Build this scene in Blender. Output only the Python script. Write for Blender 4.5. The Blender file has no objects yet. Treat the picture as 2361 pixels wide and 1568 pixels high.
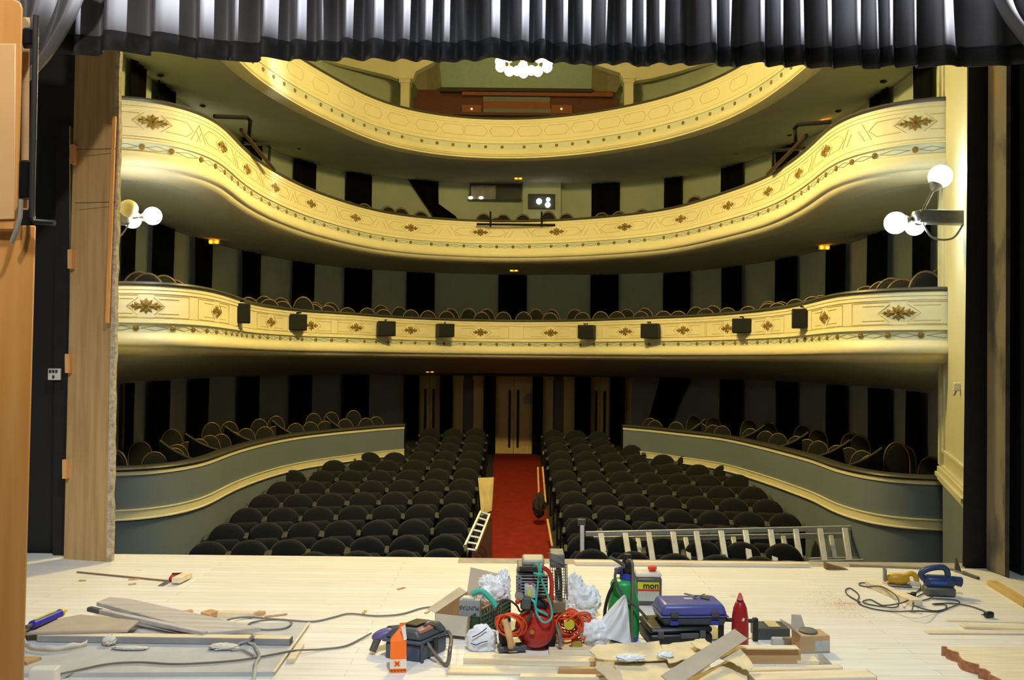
import bpy, bmesh, math, random
from math import pi, sin, cos, tan, radians, atan, atan2, sqrt
from mathutils import Vector, Matrix, Euler
random.seed(7)
SC = bpy.context.scene
COL = SC.collection
# ---------------------------------------------------------------- camera
W, H, F = 2361, 1568, 1950.0
EYE = 1.65
TH = atan(44 / F); PH = radians(0.6)
fw = Vector((0, cos(TH), sin(TH))); r0 = Vector((1, 0, 0)); u0 = Vector((0, -sin(TH), cos(TH)))
RT = r0 * cos(PH) + u0 * sin(PH); UP = -r0 * sin(PH) + u0 * cos(PH)
CAMP = Vector((0, 0, EYE))
cd = bpy.data.cameras.new('camera'); cam = bpy.data.objects.new('camera', cd); COL.objects.link(cam)
cd.sensor_width = 36.0; cd.lens = 36.0 * F / W; cd.clip_start = 0.05; cd.clip_end = 200
cam.matrix_world = Matrix(((RT.x, UP.x, -fw.x, CAMP.x), (RT.y, UP.y, -fw.y, CAMP.y), (RT.z, UP.z, -fw.z, CAMP.z), (0, 0, 0, 1)))
SC.camera = cam
# ---------------------------------------------------------------- look, world, big lamps
vs = SC.view_settings
vs.view_transform = 'Standard'; vs.look = 'None'; vs.gamma = 1.0; vs.use_curve_mapping = False
vs.exposure = 0.0
wd = bpy.data.worlds.new('world'); SC.world = wd; wd.use_nodes = True
wd.node_tree.nodes['Background'].inputs[0].default_value = (0.75, 0.8, 0.72, 1)
wd.node_tree.nodes['Background'].inputs[1].default_value = 0.065

def lamp(name, kind, loc, target, power, color, size=0.5, spot=None, blend=0.3):
    l = bpy.data.lights.new(name, kind); l.energy = power; l.color = color
    if kind == 'AREA': l.size = size
    else: l.shadow_soft_size = size
    if spot: l.spot_size = radians(spot); l.spot_blend = blend
    o = bpy.data.objects.new(name, l); COL.objects.link(o); o.location = loc
    if target is not None:
        o.rotation_euler = (Vector(target) - Vector(loc)).to_track_quat('-Z', 'Y').to_euler()
    return o
# work lamps in the flies above the stage
lamp('stage_work_lamp', 'SPOT', (0.6, 1.0, 6.3), (-0.4, 4.6, 0.0), 1400, (0.80, 0.91, 1.0), 0.18, 78, 0.8)
for ax in (-4.0, -2.6, -1.2, 0.2, 1.5, 2.7):      # narrow spots added at one point on the right, to light the valance alone
    d_ = (Vector((ax, 6.1, 4.95)) - Vector((8.6, 1.6, 4.4))).length
    lamp('valance_spot', 'SPOT', (8.6, 1.6, 4.4), (ax, 6.1, 4.95), (172 + 34 * ax) * d_ * d_, (0.97, 0.98, 1.0), 0.06, 2 * math.degrees(atan(1.15 / d_)), 0.45)
lamp('stage_work_lamp', 'SPOT', (-2.0, 0.4, 5.4), (-3.2, 6.4, 0.9), 560, (1.0, 0.92, 0.8), 0.15, 70, 0.6)
# ---------------------------------------------------------------- projection helpers (photo pixel -> place)
def ray(px, py):
    return fw + RT * ((px - W / 2) / F) - UP * ((py - H / 2) / F)
def pt(px, py, D):
    d = ray(px, py); return CAMP + d * (D / d.y)
def onz(px, py, z=0.0):
    d = ray(px, py); return CAMP + d * ((z - EYE) / d.z)
def pix(p):
    v = Vector(p) - CAMP; z = v.dot(fw)
    return (W / 2 + F * v.dot(RT) / z, H / 2 - F * v.dot(UP) / z)
# ---------------------------------------------------------------- materials
def lin(c):
    r = []
    for x in c:
        x /= 255.0
        r.append(x / 12.92 if x <= 0.04045 else ((x + 0.055) / 1.055) ** 2.4)
    return r
MATS = {}
def M(name, col, rough=0.6, metal=0.0, var=0.12, scale=9.0, bump=0.0, spec=0.4, sheen=0.0, stretch=None, detail=3.0, trans=0.0, alpha=1.0, coat=0.0):
    if name in MATS: return MATS[name]
    m = bpy.data.materials.new(name); m.use_nodes = True
    nt = m.node_tree; b = nt.nodes['Principled BSDF']
    c = lin(col)
    tc = nt.nodes.new('ShaderNodeTexCoord'); mp = nt.nodes.new('ShaderNodeMapping')
    nt.links.new(tc.outputs['Object'], mp.inputs[0])
    if stretch: mp.inputs['Scale'].default_value = stretch
    nz = nt.nodes.new('ShaderNodeTexNoise'); nz.inputs['Scale'].default_value = scale; nz.inputs['Detail'].default_value = detail
    nt.links.new(mp.outputs[0], nz.inputs['Vector'])
    cr = nt.nodes.new('ShaderNodeValToRGB')
    cr.color_ramp.elements[0].position = 0.3; cr.color_ramp.elements[1].position = 0.7
    cr.color_ramp.elements[0].color = [x * (1 - var) for x in c] + [1]
    cr.color_ramp.elements[1].color = [min(1, x * (1 + var)) for x in c] + [1]
    nt.links.new(nz.outputs[0], cr.inputs[0]); nt.links.new(cr.outputs[0], b.inputs['Base Color'])
    b.inputs['Roughness'].default_value = rough; b.inputs['Metallic'].default_value = metal
    b.inputs['Specular IOR Level'].default_value = spec
    if sheen: b.inputs['Sheen Weight'].default_value = sheen; b.inputs['Sheen Roughness'].default_value = 0.35
    if coat: b.inputs['Coat Weight'].default_value = coat
    if trans: b.inputs['Transmission Weight'].default_value = trans
    if alpha < 1: b.inputs['Alpha'].default_value = alpha
    if bump:
        bp = nt.nodes.new('ShaderNodeBump'); bp.inputs['Strength'].default_value = bump; bp.inputs['Distance'].default_value = 0.01
        nt.links.new(nz.outputs[0], bp.inputs['Height']); nt.links.new(bp.outputs[0], b.inputs['Normal'])
    MATS[name] = m; return m
def emis(name, col, strength):
    if name in MATS: return MATS[name]
    m = bpy.data.materials.new(name); m.use_nodes = True
    nt = m.node_tree; nt.nodes.clear()
    o = nt.nodes.new('ShaderNodeOutputMaterial'); e = nt.nodes.new('ShaderNodeEmission')
    e.inputs[0].default_value = lin(col) + [1]; e.inputs[1].default_value = strength
    nt.links.new(e.outputs[0], o.inputs[0]); MATS[name] = m; return m
def wood(name, col, dark, rough=0.55, scale=1.0, axis=0, knots=True):
    if name in MATS: return MATS[name]
    m = bpy.data.materials.new(name); m.use_nodes = True
    nt = m.node_tree; b = nt.nodes['Principled BSDF']; L = nt.links.new
    tc = nt.nodes.new('ShaderNodeTexCoord'); mp = nt.nodes.new('ShaderNodeMapping')
    s = [26 * scale] * 3; s[axis] = 1.6 * scale
    mp.inputs['Scale'].default_value = s; L(tc.outputs['Object'], mp.inputs[0])
    n1 = nt.nodes.new('ShaderNodeTexNoise'); n1.inputs['Scale'].default_value = 1.6; n1.inputs['Detail'].default_value = 6
    L(mp.outputs[0], n1.inputs['Vector'])
    cr = nt.nodes.new('ShaderNodeValToRGB')
    cr.color_ramp.elements[0].position = 0.32; cr.color_ramp.elements[1].position = 0.62
    cr.color_ramp.elements[0].color = lin(dark) + [1]; cr.color_ramp.elements[1].color = lin(col) + [1]
    L(n1.outputs[0], cr.inputs[0]); L(cr.outputs[0], b.inputs['Base Color'])
    b.inputs['Roughness'].default_value = rough
    MATS[name] = m; return m
# ---------------------------------------------------------------- mesh builder
class MB:
    def __init__(s): s.v = []; s.f = []
    def add(s, v, f):
        n = len(s.v); s.v += [Vector(p) for p in v]; s.f += [tuple(i + n for i in q) for q in f]; return s
    def box(s, c, d, rot=None):
        x, y, z = d[0] / 2, d[1] / 2, d[2] / 2
        vs_ = [Vector((a, b_, e)) for e in (-z, z) for b_ in (-y, y) for a in (-x, x)]
        if rot is not None:
            R = rot if isinstance(rot, Matrix) else Euler(rot).to_matrix()
            vs_ = [R @ p for p in vs_]
        c = Vector(c)
        return s.add([p + c for p in vs_], [(0, 2, 3, 1), (4, 5, 7, 6), (0, 1, 5, 4), (2, 6, 7, 3), (0, 4, 6, 2), (1, 3, 7, 5)])
    def beam(s, p, q, w, h, up=(0, 0, 1)):
        p = Vector(p); q = Vector(q); t = (q - p); L_ = t.length; t.normalize()
        u = Vector(up); a = t.cross(u)
        if a.length < 1e-4: a = t.cross(Vector((0, 1, 0)))
        a.normalize(); b = a.cross(t)
        R = Matrix((t, a, b)).transposed()
        return s.box((p + q) / 2, (L_, w, h), R)
    def tube(s, pts, r, n=8, closed=False, caps=True):
        pts = [Vector(p) for p in pts]; N = len(pts)
        rr = r if isinstance(r, (list, tuple)) else [r] * N
        vs_ = []; prev = None
        for i in range(N):
            if closed: t = pts[(i + 1) % N] - pts[i - 1]
            else: t = pts[min(i + 1, N - 1)] - pts[max(i - 1, 0)]
            if t.length < 1e-9: t = Vector((0, 0, 1))
            t.normalize()
            if prev is None:
                a = t.cross(Vector((0, 0, 1)))
                if a.length < 1e-3: a = t.cross(Vector((1, 0, 0)))
            else:
                a = prev - t * prev.dot(t)
                if a.length < 1e-6: a = t.cross(Vector((0, 0, 1)))
            a.normalize(); b = t.cross(a); prev = a
            for k in range(n):
                an = 2 * pi * k / n
                vs_.append(pts[i] + (a * cos(an) + b * sin(an)) * rr[i])
        fs = []
        for i in range(N if closed else N - 1):
            j = (i + 1) % N
            for k in range(n):
                k2 = (k + 1) % n
                fs.append((i * n + k, i * n + k2, j * n + k2, j * n + k))
        if not closed and caps:
            fs.append(tuple(range(n - 1, -1, -1))); fs.append(tuple((N - 1) * n + k for k in range(n)))
        return s.add(vs_, fs)
    def cyl(s, p, q, r, r2=None, n=16):
        return s.tube([p, q], [r, r if r2 is None else r2], n)
    def lathe(s, prof, n=24, o=(0, 0, 0), R=None):
        vs_ = []; fs = []; o = Vector(o)
        for (r, z) in prof:
            for k in range(n):
                a = 2 * pi * k / n; p = Vector((r * cos(a), r * sin(a), z))
                if R is not None: p = R @ p
                vs_.append(p + o)
        m = len(prof)
        for i in range(m - 1):
            for k in range(n):
                k2 = (k + 1) % n
                fs.append((i * n + k, i * n + k2, (i + 1) * n + k2, (i + 1) * n + k))
        fs.append(tuple(range(n - 1, -1, -1))); fs.append(tuple((m - 1) * n + k for k in range(n)))
        return s.add(vs_, fs)
    def sphere(s, c, r, nu=16, nv=10, sc=(1, 1, 1), R=None):
        vs_ = []; fs = []; c = Vector(c)
        for j in range(nv + 1):
            ph = pi * j / nv
            for k in range(nu):
                a = 2 * pi * k / nu
                p = Vector((r * sc[0] * sin(ph) * cos(a), r * sc[1] * sin(ph) * sin(a), r * sc[2] * cos(ph)))
                if R is not None: p = R @ p
                vs_.append(p + c)
        for j in range(nv):
            for k in range(nu):
                k2 = (k + 1) % nu
                fs.append((j * nu + k, (j + 1) * nu + k, (j + 1) * nu + k2, j * nu + k2))
        return s.add(vs_, fs)
    def prism(s, poly, z0, z1, T=None):
        n = len(poly)
        vs_ = [Vector((p[0], p[1], z0)) for p in poly] + [Vector((p[0], p[1], z1)) for p in poly]
        if T is not None: vs_ = [T @ p for p in vs_]
        fs = [tuple(range(n - 1, -1, -1)), tuple(range(n, 2 * n))] + [(i, (i + 1) % n, n + (i + 1) % n, n + i) for i in range(n)]
        return s.add(vs_, fs)
    def slab(s, pts, th):            # polygon of 3D points thickened along th vector
        n = len(pts); th = Vector(th); pts = [Vector(p) for p in pts]
        return s.add(pts + [p + th for p in pts], [tuple(range(n - 1, -1, -1)), tuple(range(n, 2 * n))] + [(i, (i + 1) % n, n + (i + 1) % n, n + i) for i in range(n)])
    def grid(s, fn, nu, nv, th=None):
        vs_ = [Vector(fn(i / nu, j / nv)) for j in range(nv + 1) for i in range(nu + 1)]
        fs = [(j * (nu + 1) + i, j * (nu + 1) + i + 1, (j + 1) * (nu + 1) + i + 1, (j + 1) * (nu + 1) + i) for j in range(nv) for i in range(nu)]
        return s.add(vs_, fs)
    def sweep(s, curve, prof, closed=True, caps=True):   # curve: [(P, normal)], prof: [(n, z)]
        m = len(prof); vs_ = []; fs = []
        for (P, N_) in curve:
            for (a, z) in prof: vs_.append(Vector((P.x + N_.x * a, P.y + N_.y * a, z)))
        k = m if closed else m - 1
        for i in range(len(curve) - 1):
            for j in range(k):
                j2 = (j + 1) % m
                fs.append((i * m + j, i * m + j2, (i + 1) * m + j2, (i + 1) * m + j))
        if closed and caps:
            fs.append(tuple(range(m - 1, -1, -1))); fs.append(tuple((len(curve) - 1) * m + j for j in range(m)))
        return s.add(vs_, fs)
    def build(s, name, mat, parent=None, w=False, sm=35, bev=0, thick=0, recalc=False, sub=0):
        me = bpy.data.meshes.new(name)
        vs_ = s.v
        if w and parent is not None:
            o = ORIG.get(parent.name, Vector((0, 0, 0))); vs_ = [p - o for p in vs_]
        me.from_pydata([tuple(p) for p in vs_], [], s.f); me.update()
        if recalc or True:
            bm = bmesh.new(); bm.from_mesh(me); bmesh.ops.recalc_face_normals(bm, faces=bm.faces); bm.to_mesh(me); bm.free()
        if sm:
            for p in me.polygons: p.use_smooth = True
            me.set_sharp_from_angle(angle=radians(sm))
        me.materials.append(mat)
        ob = bpy.data.objects.new(name, me); COL.objects.link(ob)
        if parent is not None:
            ob.parent = parent; ORIG[ob.name] = ORIG.get(parent.name, Vector((0, 0, 0)))
        if thick:
            md = ob.modifiers.new('thickness', 'SOLIDIFY'); md.thickness = thick; md.offset = 0
        if bev:
            md = ob.modifiers.new('bevel', 'BEVEL'); md.width = bev; md.segments = 2; md.limit_method = 'ANGLE'; md.angle_limit = radians(40)
            md.harden_normals = False
        if sub:
            md = ob.modifiers.new('smooth', 'SUBSURF'); md.levels = sub; md.render_levels = sub
        return ob
ORIG = {}
def tag(o, label, cat, group=None, kind=None):
    o['label'] = label; o['category'] = cat
    if group: o['group'] = group
    if kind: o['kind'] = kind
    return o
def thing(name, label, cat, loc=(0, 0, 0), rz=0.0, group=None, rot=None):
    o = bpy.data.objects.new(name, None); COL.objects.link(o); o.empty_display_size = 0.1
    o.location = loc
    o.rotation_euler = rot if rot else (0, 0, rz)
    ORIG[o.name] = Vector(loc)
    return tag(o, label, cat, group)
def struct(o):
    o['kind'] = 'structure'; return o
KIDS = {}
def dup(root, loc, rz=0.0, sc=None, label=None, group=None):
    kids = KIDS.get(root.name)
    if kids is None:
        kids = [(c, [g for g in c.children]) for c in root.children]; KIDS[root.name] = kids
    r = root.copy(); COL.objects.link(r); r.location = loc; r.rotation_euler = (0, 0, rz)
    if sc: r.scale = sc
    if label: r['label'] = label
    if group: r['group'] = group
    for c, gs in kids:
        d = c.copy(); COL.objects.link(d); d.parent = r
        for g in gs:
            e = g.copy(); COL.objects.link(e); e.parent = d
    return r
ORDS = 'first second third fourth fifth sixth seventh eighth ninth tenth eleventh twelfth thirteenth fourteenth fifteenth sixteenth seventeenth eighteenth nineteenth twentieth'.split()
def nth(i):
    if i < 20: return ORDS[i]
    t = ['twenty', 'thirty', 'forty', 'fifty'][(i + 1) // 10 - 2]
    u = (i + 1) % 10
    return (t + '-' + ORDS[u - 1]) if u else {'twenty': 'twentieth', 'thirty': 'thirtieth', 'forty': 'fortieth', 'fifty': 'fiftieth'}[t]
def spline(P, n=8):
    P = [Vector(p) for p in P]; out = []
    for i in range(len(P) - 1):
        a = P[max(i - 1, 0)]; b = P[i]; c = P[i + 1]; d = P[min(i + 2, len(P) - 1)]
        for k in range(n):
            t = k / n
            out.append(0.5 * (2 * b + (c - a) * t + (2 * a - 5 * b + 4 * c - d) * t * t + (3 * b - a - 3 * c + d) * t ** 3))
    out.append(P[-1]); return out
def resample(P, step):
    L_ = [0.0]
    for i in range(1, len(P)): L_.append(L_[-1] + (P[i] - P[i - 1]).length)
    n = max(2, int(round(L_[-1] / step))); out = []; j = 0
    for k in range(n + 1):
        s_ = L_[-1] * k / n
        while j < len(P) - 2 and L_[j + 1] < s_: j += 1
        d = L_[j + 1] - L_[j]; t = 0 if d < 1e-9 else (s_ - L_[j]) / d
        out.append(P[j].lerp(P[j + 1], min(1, max(0, t))))
    return out
def withn(P):
    out = []
    for i in range(len(P)):
        t = P[min(i + 1, len(P) - 1)] - P[max(i - 1, 0)]; t.z = 0; t.normalize()
        out.append((P[i], Vector((t.y, -t.x, 0))))
    return out
# ================================================================ materials used by the house
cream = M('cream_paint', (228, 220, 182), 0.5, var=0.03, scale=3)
splaycream = M('darkened_splay_cream', (194, 191, 158), 0.5, var=0.04, scale=2)  # cream darkened in place of the weaker light on the splays
frieze_m = M('pale_frieze_paint', (208, 212, 190), 0.5, var=0.03)
sage = M('sage_wall_paint', (220, 229, 200), 0.8, var=0.05, scale=2)
ceil_m = M('underside_paint', (214, 214, 200), 0.85, var=0.05, scale=2)
boxgrey = M('grey_parapet_paint', (110, 122, 132), 0.6, var=0.04, scale=2)
rail_m = M('dark_leather_rail', (62, 60, 54), 0.45, var=0.1, scale=30, spec=0.6)
gold = M('gilt', (140, 116, 56), 0.5, 0.2, var=0.3, scale=60)
black_m = M('black_paint', (26, 26, 27), 0.6, var=0.25, scale=14)
drape_m = M('black_drape', (20, 20, 22), 0.95, var=0.2, scale=12, spec=0.1)
redcarpet = M('red_carpet', (126, 38, 28), 0.9, var=0.14, scale=6, spec=0.1)
darkfloor = M('dark_auditorium_floor', (48, 44, 38), 0.8, var=0.15)
redwood = M('red_brown_wood', (82, 36, 22), 0.4, var=0.3, scale=5, stretch=(1, 8, 20))
orangewood = M('orange_varnished_wood', (124, 66, 34), 0.4, var=0.25, scale=6, stretch=(1, 8, 20))
dadogrey = M('grey_strip_paint', (104, 106, 100), 0.7, var=0.05)
blackmetal = M('black_metal', (28, 28, 30), 0.4, 0.6, var=0.15, scale=25)
# ================================================================ stage floor
def board_floor():
    m = bpy.data.materials.new('pine_stage_boards'); m.use_nodes = True
    nt = m.node_tree; b = nt.nodes['Principled BSDF']; L = nt.links.new
    tc = nt.nodes.new('ShaderNodeTexCoord')
    br = nt.nodes.new('ShaderNodeTexBrick'); L(tc.outputs['Object'], br.inputs['Vector'])
    br.inputs['Scale'].default_value = 1.0; br.inputs['Brick Width'].default_value = 2.3; br.inputs['Row Height'].default_value = 0.085
    br.inputs['Mortar Size'].default_value = 0.0016; br.inputs['Mortar Smooth'].default_value = 0.3; br.offset = 0.37
    br.inputs['Color1'].default_value = lin((240, 239, 236)) + [1]; br.inputs['Color2'].default_value = lin((234, 231, 225)) + [1]
    br.inputs['Mortar'].default_value = lin((204, 184, 152)) + [1]
    mp = nt.nodes.new('ShaderNodeMapping'); mp.inputs['Scale'].default_value = (1.2, 34, 1); L(tc.outputs['Object'], mp.inputs[0])
    nz = nt.nodes.new('ShaderNodeTexNoise'); nz.inputs['Scale'].default_value = 2.0; nz.inputs['Detail'].default_value = 6; L(mp.outputs[0], nz.inputs['Vector'])
    n2 = nt.nodes.new('ShaderNodeTexNoise'); n2.inputs['Scale'].default_value = 5.5; n2.inputs['Detail'].default_value = 2
    mp2 = nt.nodes.new('ShaderNodeMapping'); mp2.inputs['Scale'].default_value = (1, 2.6, 1); L(tc.outputs['Object'], mp2.inputs[0]); L(mp2.outputs[0], n2.inputs['Vector'])
    cr = nt.nodes.new('ShaderNodeValToRGB'); cr.color_ramp.elements[0].position = 0.3; cr.color_ramp.elements[1].position = 0.6
    cr.color_ramp.elements[0].color = (0.88, 0.855, 0.82, 1); cr.color_ramp.elements[1].color = (1, 1, 1, 1); L(nz.outputs[0], cr.inputs[0])
    kn = nt.nodes.new('ShaderNodeValToRGB'); kn.color_ramp.elements[0].position = 0.72; kn.color_ramp.elements[1].position = 0.80
    kn.color_ramp.elements[0].color = (1, 1, 1, 1); kn.color_ramp.elements[1].color = (0.72, 0.55, 0.4, 1); L(n2.outputs[0], kn.inputs[0])
    mx = nt.nodes.new('ShaderNodeMix'); mx.data_type = 'RGBA'; mx.blend_type = 'MULTIPLY'; mx.inputs[0].default_value = 1
    L(br.outputs['Color'], mx.inputs[6]); L(cr.outputs[0], mx.inputs[7])
    m2 = nt.nodes.new('ShaderNodeMix'); m2.data_type = 'RGBA'; m2.blend_type = 'MULTIPLY'; m2.inputs[0].default_value = 1
    L(mx.outputs[2], m2.inputs[6]); L(kn.outputs[0], m2.inputs[7]); L(m2.outputs[2], b.inputs['Base Color'])
    b.inputs['Roughness'].default_value = 0.5; b.inputs['Specular IOR Level'].default_value = 0.3
    return m
FR = 7.05
struct(MB().slab([(-7, -2, 0), (8, -2, 0), (8, 6.86, 0), (-0.42, 6.86, 0), (-0.42, FR, 0), (-7, FR, 0)], (0, 0, -0.06)).build('floor', board_floor(), sm=0))
edge_m = M('grey_stage_edge', (168, 158, 150), 0.7, var=0.12, scale=10)
struct(MB().box((3.79, 6.975, -0.035), (8.42, 0.225, 0.05)).build('trim_1', edge_m, sm=0))
struct(MB().box((0.5, 7.0, -1.15), (15, 0.12, 2.1)).build('wall_stage_front', black_m, sm=0))
# ================================================================ house shell
XC = 0.14
WALL = [(-6.05, 8.8), (-6.15, 12), (-6.22, 15), (-6.05, 17.4), (-5.35, 19.8), (-4.2, 21.5), (-2.2, 22.5), (0.12, 22.8), (2.45, 22.5), (4.45, 21.5), (5.6, 19.8), (6.3, 17.4), (6.48, 15), (6.42, 12), (6.32, 8.8)]
WC = resample(spline([(x, y, 0) for x, y in WALL], 10), 0.25)
def wallat(px):                      # point of the wall curve seen at photo column px (taken at eye height)
    best = min(WC, key=lambda p: abs(W / 2 + F * p.x / p.y - px)); return best
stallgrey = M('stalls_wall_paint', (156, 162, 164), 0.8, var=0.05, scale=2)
def wall_strip(a, b, name):
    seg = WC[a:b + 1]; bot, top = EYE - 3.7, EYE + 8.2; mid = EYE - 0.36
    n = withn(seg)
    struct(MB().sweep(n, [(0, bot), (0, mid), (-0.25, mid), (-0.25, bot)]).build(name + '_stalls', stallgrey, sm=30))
    return struct(MB().sweep(n, [(0, mid), (0, top), (-0.25, top), (-0.25, mid)]).build(name, sage, sm=30))
i1 = int(len(WC) * 0.40); i2 = int(len(WC) * 0.60)
wall_strip(0, i1, 'wall_left'); wall_strip(i1, i2, 'wall_back'); wall_strip(i2, len(WC) - 1, 'wall_right')
struct(MB().box((0.13, 15, EYE + 8.3), (14, 16.6, 0.2)).build('ceiling', cream, sm=0))
FLZ = [(6.9, 3.55), (11.6, 3.51), (12.53, 3.50), (13.46, 3.44), (14.39, 3.365), (15.3, 3.286), (16.25, 3.21), (17.2, 3.12), (18.1, 3.045), (19.05, 2.97), (20, 2.88), (20.9, 2.80), (21.8, 2.70), (22.5, 2.62), (23.5, 2.60)]
FLZ = [(6.9, 3.10)] + [(a * 0.86, b * 0.86) for a, b in FLZ[1:-2]] + [(20.4, 2.40), (22.5, 2.50), (23.5, 2.52)]
def floorz(D):
    D = min(max(D, FLZ[0][0]), FLZ[-1][0])
    for (a, za), (b, zb) in zip(FLZ, FLZ[1:]):
        if D <= b: return EYE - (za + (zb - za) * (D - a) / (b - a))
    return EYE - FLZ[-1][1]
Ds = [d for d, _ in FLZ]
mb = MB(); n = len(Ds)
mb.add([(x, d, floorz(d)) for d in Ds for x in (-6.6, 6.9)], [(2 * i, 2 * i + 1, 2 * i + 3, 2 * i + 2) for i in range(n - 1)])
struct(mb.build('floor_auditorium', darkfloor, sm=30))
# aisle carpet
mb = MB(); vs_ = []
cl = [(pt(1129, 1285, 12.9).x, pt(1269, 1285, 12.9).x), (pt(1140, 1050, 22.2).x, pt(1240, 1050, 22.2).x)]
for d in [9.6] + [x for x in Ds if 9.8 < x < 22.2] + [22.2]:
    t = (d - 12.9) / 9.3
    vs_ += [(cl[0][k] + (cl[1][k] - cl[0][k]) * t, d, floorz(d) + e) for k, e in ((0, 0.012), (1, 0.012), (1, 0.0), (0, 0.0))]
m = len(vs_) // 4
mb.add(vs_, [(4 * i + j, 4 * i + (j + 1) % 4, 4 * i + 4 + (j + 1) % 4, 4 * i + 4 + j) for i in range(m - 1) for j in range(4)] + [(0, 1, 2, 3), (4 * m - 4, 4 * m - 3, 4 * m - 2, 4 * m - 1)])
tag(mb.build('aisle_carpet', redcarpet), 'red carpet runner down the centre aisle to the double doors', 'carpet')
# ---------------------------------------------------------------- balcony curves traced along the rails
T1 = [(271, 648), (366, 648), (440, 655), (500, 668), (542, 682), (576, 694), (627, 704), (711, 714), (800, 719), (915, 728), (1068, 735), (1192, 737), (1322, 736), (1458, 731), (1580, 726), (1697, 718), (1798, 706), (1866, 692), (1917, 678), (1968, 669), (2069, 663), (2174, 660)]
T2 = [(278, 218.5), (339, 223.6), (390, 232), (440, 247), (491, 271), (525, 301.5), (559, 339), (610, 379), (678, 417), (745, 445.5), (848, 478), (949, 496), (1068, 505), (1187, 508), (1322, 503), (1458, 491), (1561, 475), (1663, 444), (1764, 407), (1832, 366), (1883, 322), (1917, 288), (1968, 259), (2035, 239), (2103, 227), (2174, 220)]
T3 = [(560, 30), (640, 96), (705, 141), (790, 189), (848, 220), (915, 244), (1017, 264), (1119, 272), (1220, 272), (1322, 264), (1424, 247), (1491, 234), (1575, 209), (1629, 190), (1703, 154), (1770, 110), (1850, 40)]
BX = [(259, 1079), (339, 1075), (407, 1068.5), (474, 1055), (525, 1036), (576, 1021), (644, 1006), (711, 996), (800, 987), (870, 981), (932, 977)]
BXR = [(1437, 979), (1510, 985), (1570, 992), (1663, 1002), (1764, 1023), (1832, 1040), (1883, 1053), (1917, 1067), (1968, 1080), (2035, 1092), (2103, 1097), (2168, 1099)]
Z1, Z2, Z3, ZB = EYE + 0.854, EYE + 3.015, EYE + 5.22, EYE - 1.31
def trace(P, z, extL=None, extR=None):
    Q = [onz(x, y, z) for x, y in P]
    for q in Q: q.z = 0
    if extL: Q = [Vector((extL, Q[0].y + 0.02, 0))] + Q
    if extR: Q = Q + [Vector((extR, Q[-1].y + 0.02, 0))]
    R = resample(spline(Q, 10), 0.12)
    for _ in range(14):              # light smoothing
        R = [R[0]] + [(R[i - 1] + R[i] * 2 + R[i + 1]) / 4 for i in range(1, len(R) - 1)] + [R[-1]]
    return R
C1 = trace(T1, Z1, -5.4, 5.25); C2 = trace(T2, Z2, -5.4, 5.25)
q3 = [onz(x, y, Z3) for x, y in T3]
C3 = trace(T3, Z3)
C3 = resample([Vector((-4.4, 9.0, 0)), Vector((-4.1, 10.2, 0))] + C3 + [Vector((4.4, 10.2, 0)), Vector((4.7, 9.0, 0))], 0.12)
for _ in range(30): C3 = [C3[0]] + [(C3[i - 1] + C3[i] * 2 + C3[i + 1]) / 4 for i in range(1, len(C3) - 1)] + [C3[-1]]
CL = trace(BX, ZB, -5.4); CR = trace(BXR, ZB, None, 5.4)
def at_px(curve, px, z):
    """index, point, tangent, normal of the curve where it is seen at column px"""
    i = min(range(1, len(curve) - 1), key=lambda k: abs(pix((curve[k].x, curve[k].y, z))[0] - px))
    t = (curve[i + 1] - curve[i - 1]); t.z = 0; t.normalize()
    return i, curve[i], t, Vector((t.y, -t.x, 0))
def off(curve, d):
    return [P + N_ * d for P, N_ in withn(curve)]
def closed_strip(mb, A, zA, B, zB, th):
    n = len(A); vs_ = []
    for i in range(n):
        a = A[i]; b = B[i]
        vs_ += [(a.x, a.y, zA), (b.x, b.y, zB), (b.x, b.y, zB + th), (a.x, a.y, zA + th)]
    fs = [(4 * i + j, 4 * i + (j + 1) % 4, 4 * i + 4 + (j + 1) % 4, 4 * i + 4 + j) for i in range(n - 1) for j in range(4)]
    return mb.add(vs_, fs + [(0, 1, 2, 3), (4 * n - 4, 4 * n - 3, 4 * n - 2, 4 * n - 1)])
def matched(curve, wall):
    n = len(curve); w = resample(wall, 0.02)
    out = []
    for i in range(n):
        out.append(w[int(round((len(w) - 1) * i / (n - 1)))])
    return out
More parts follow.
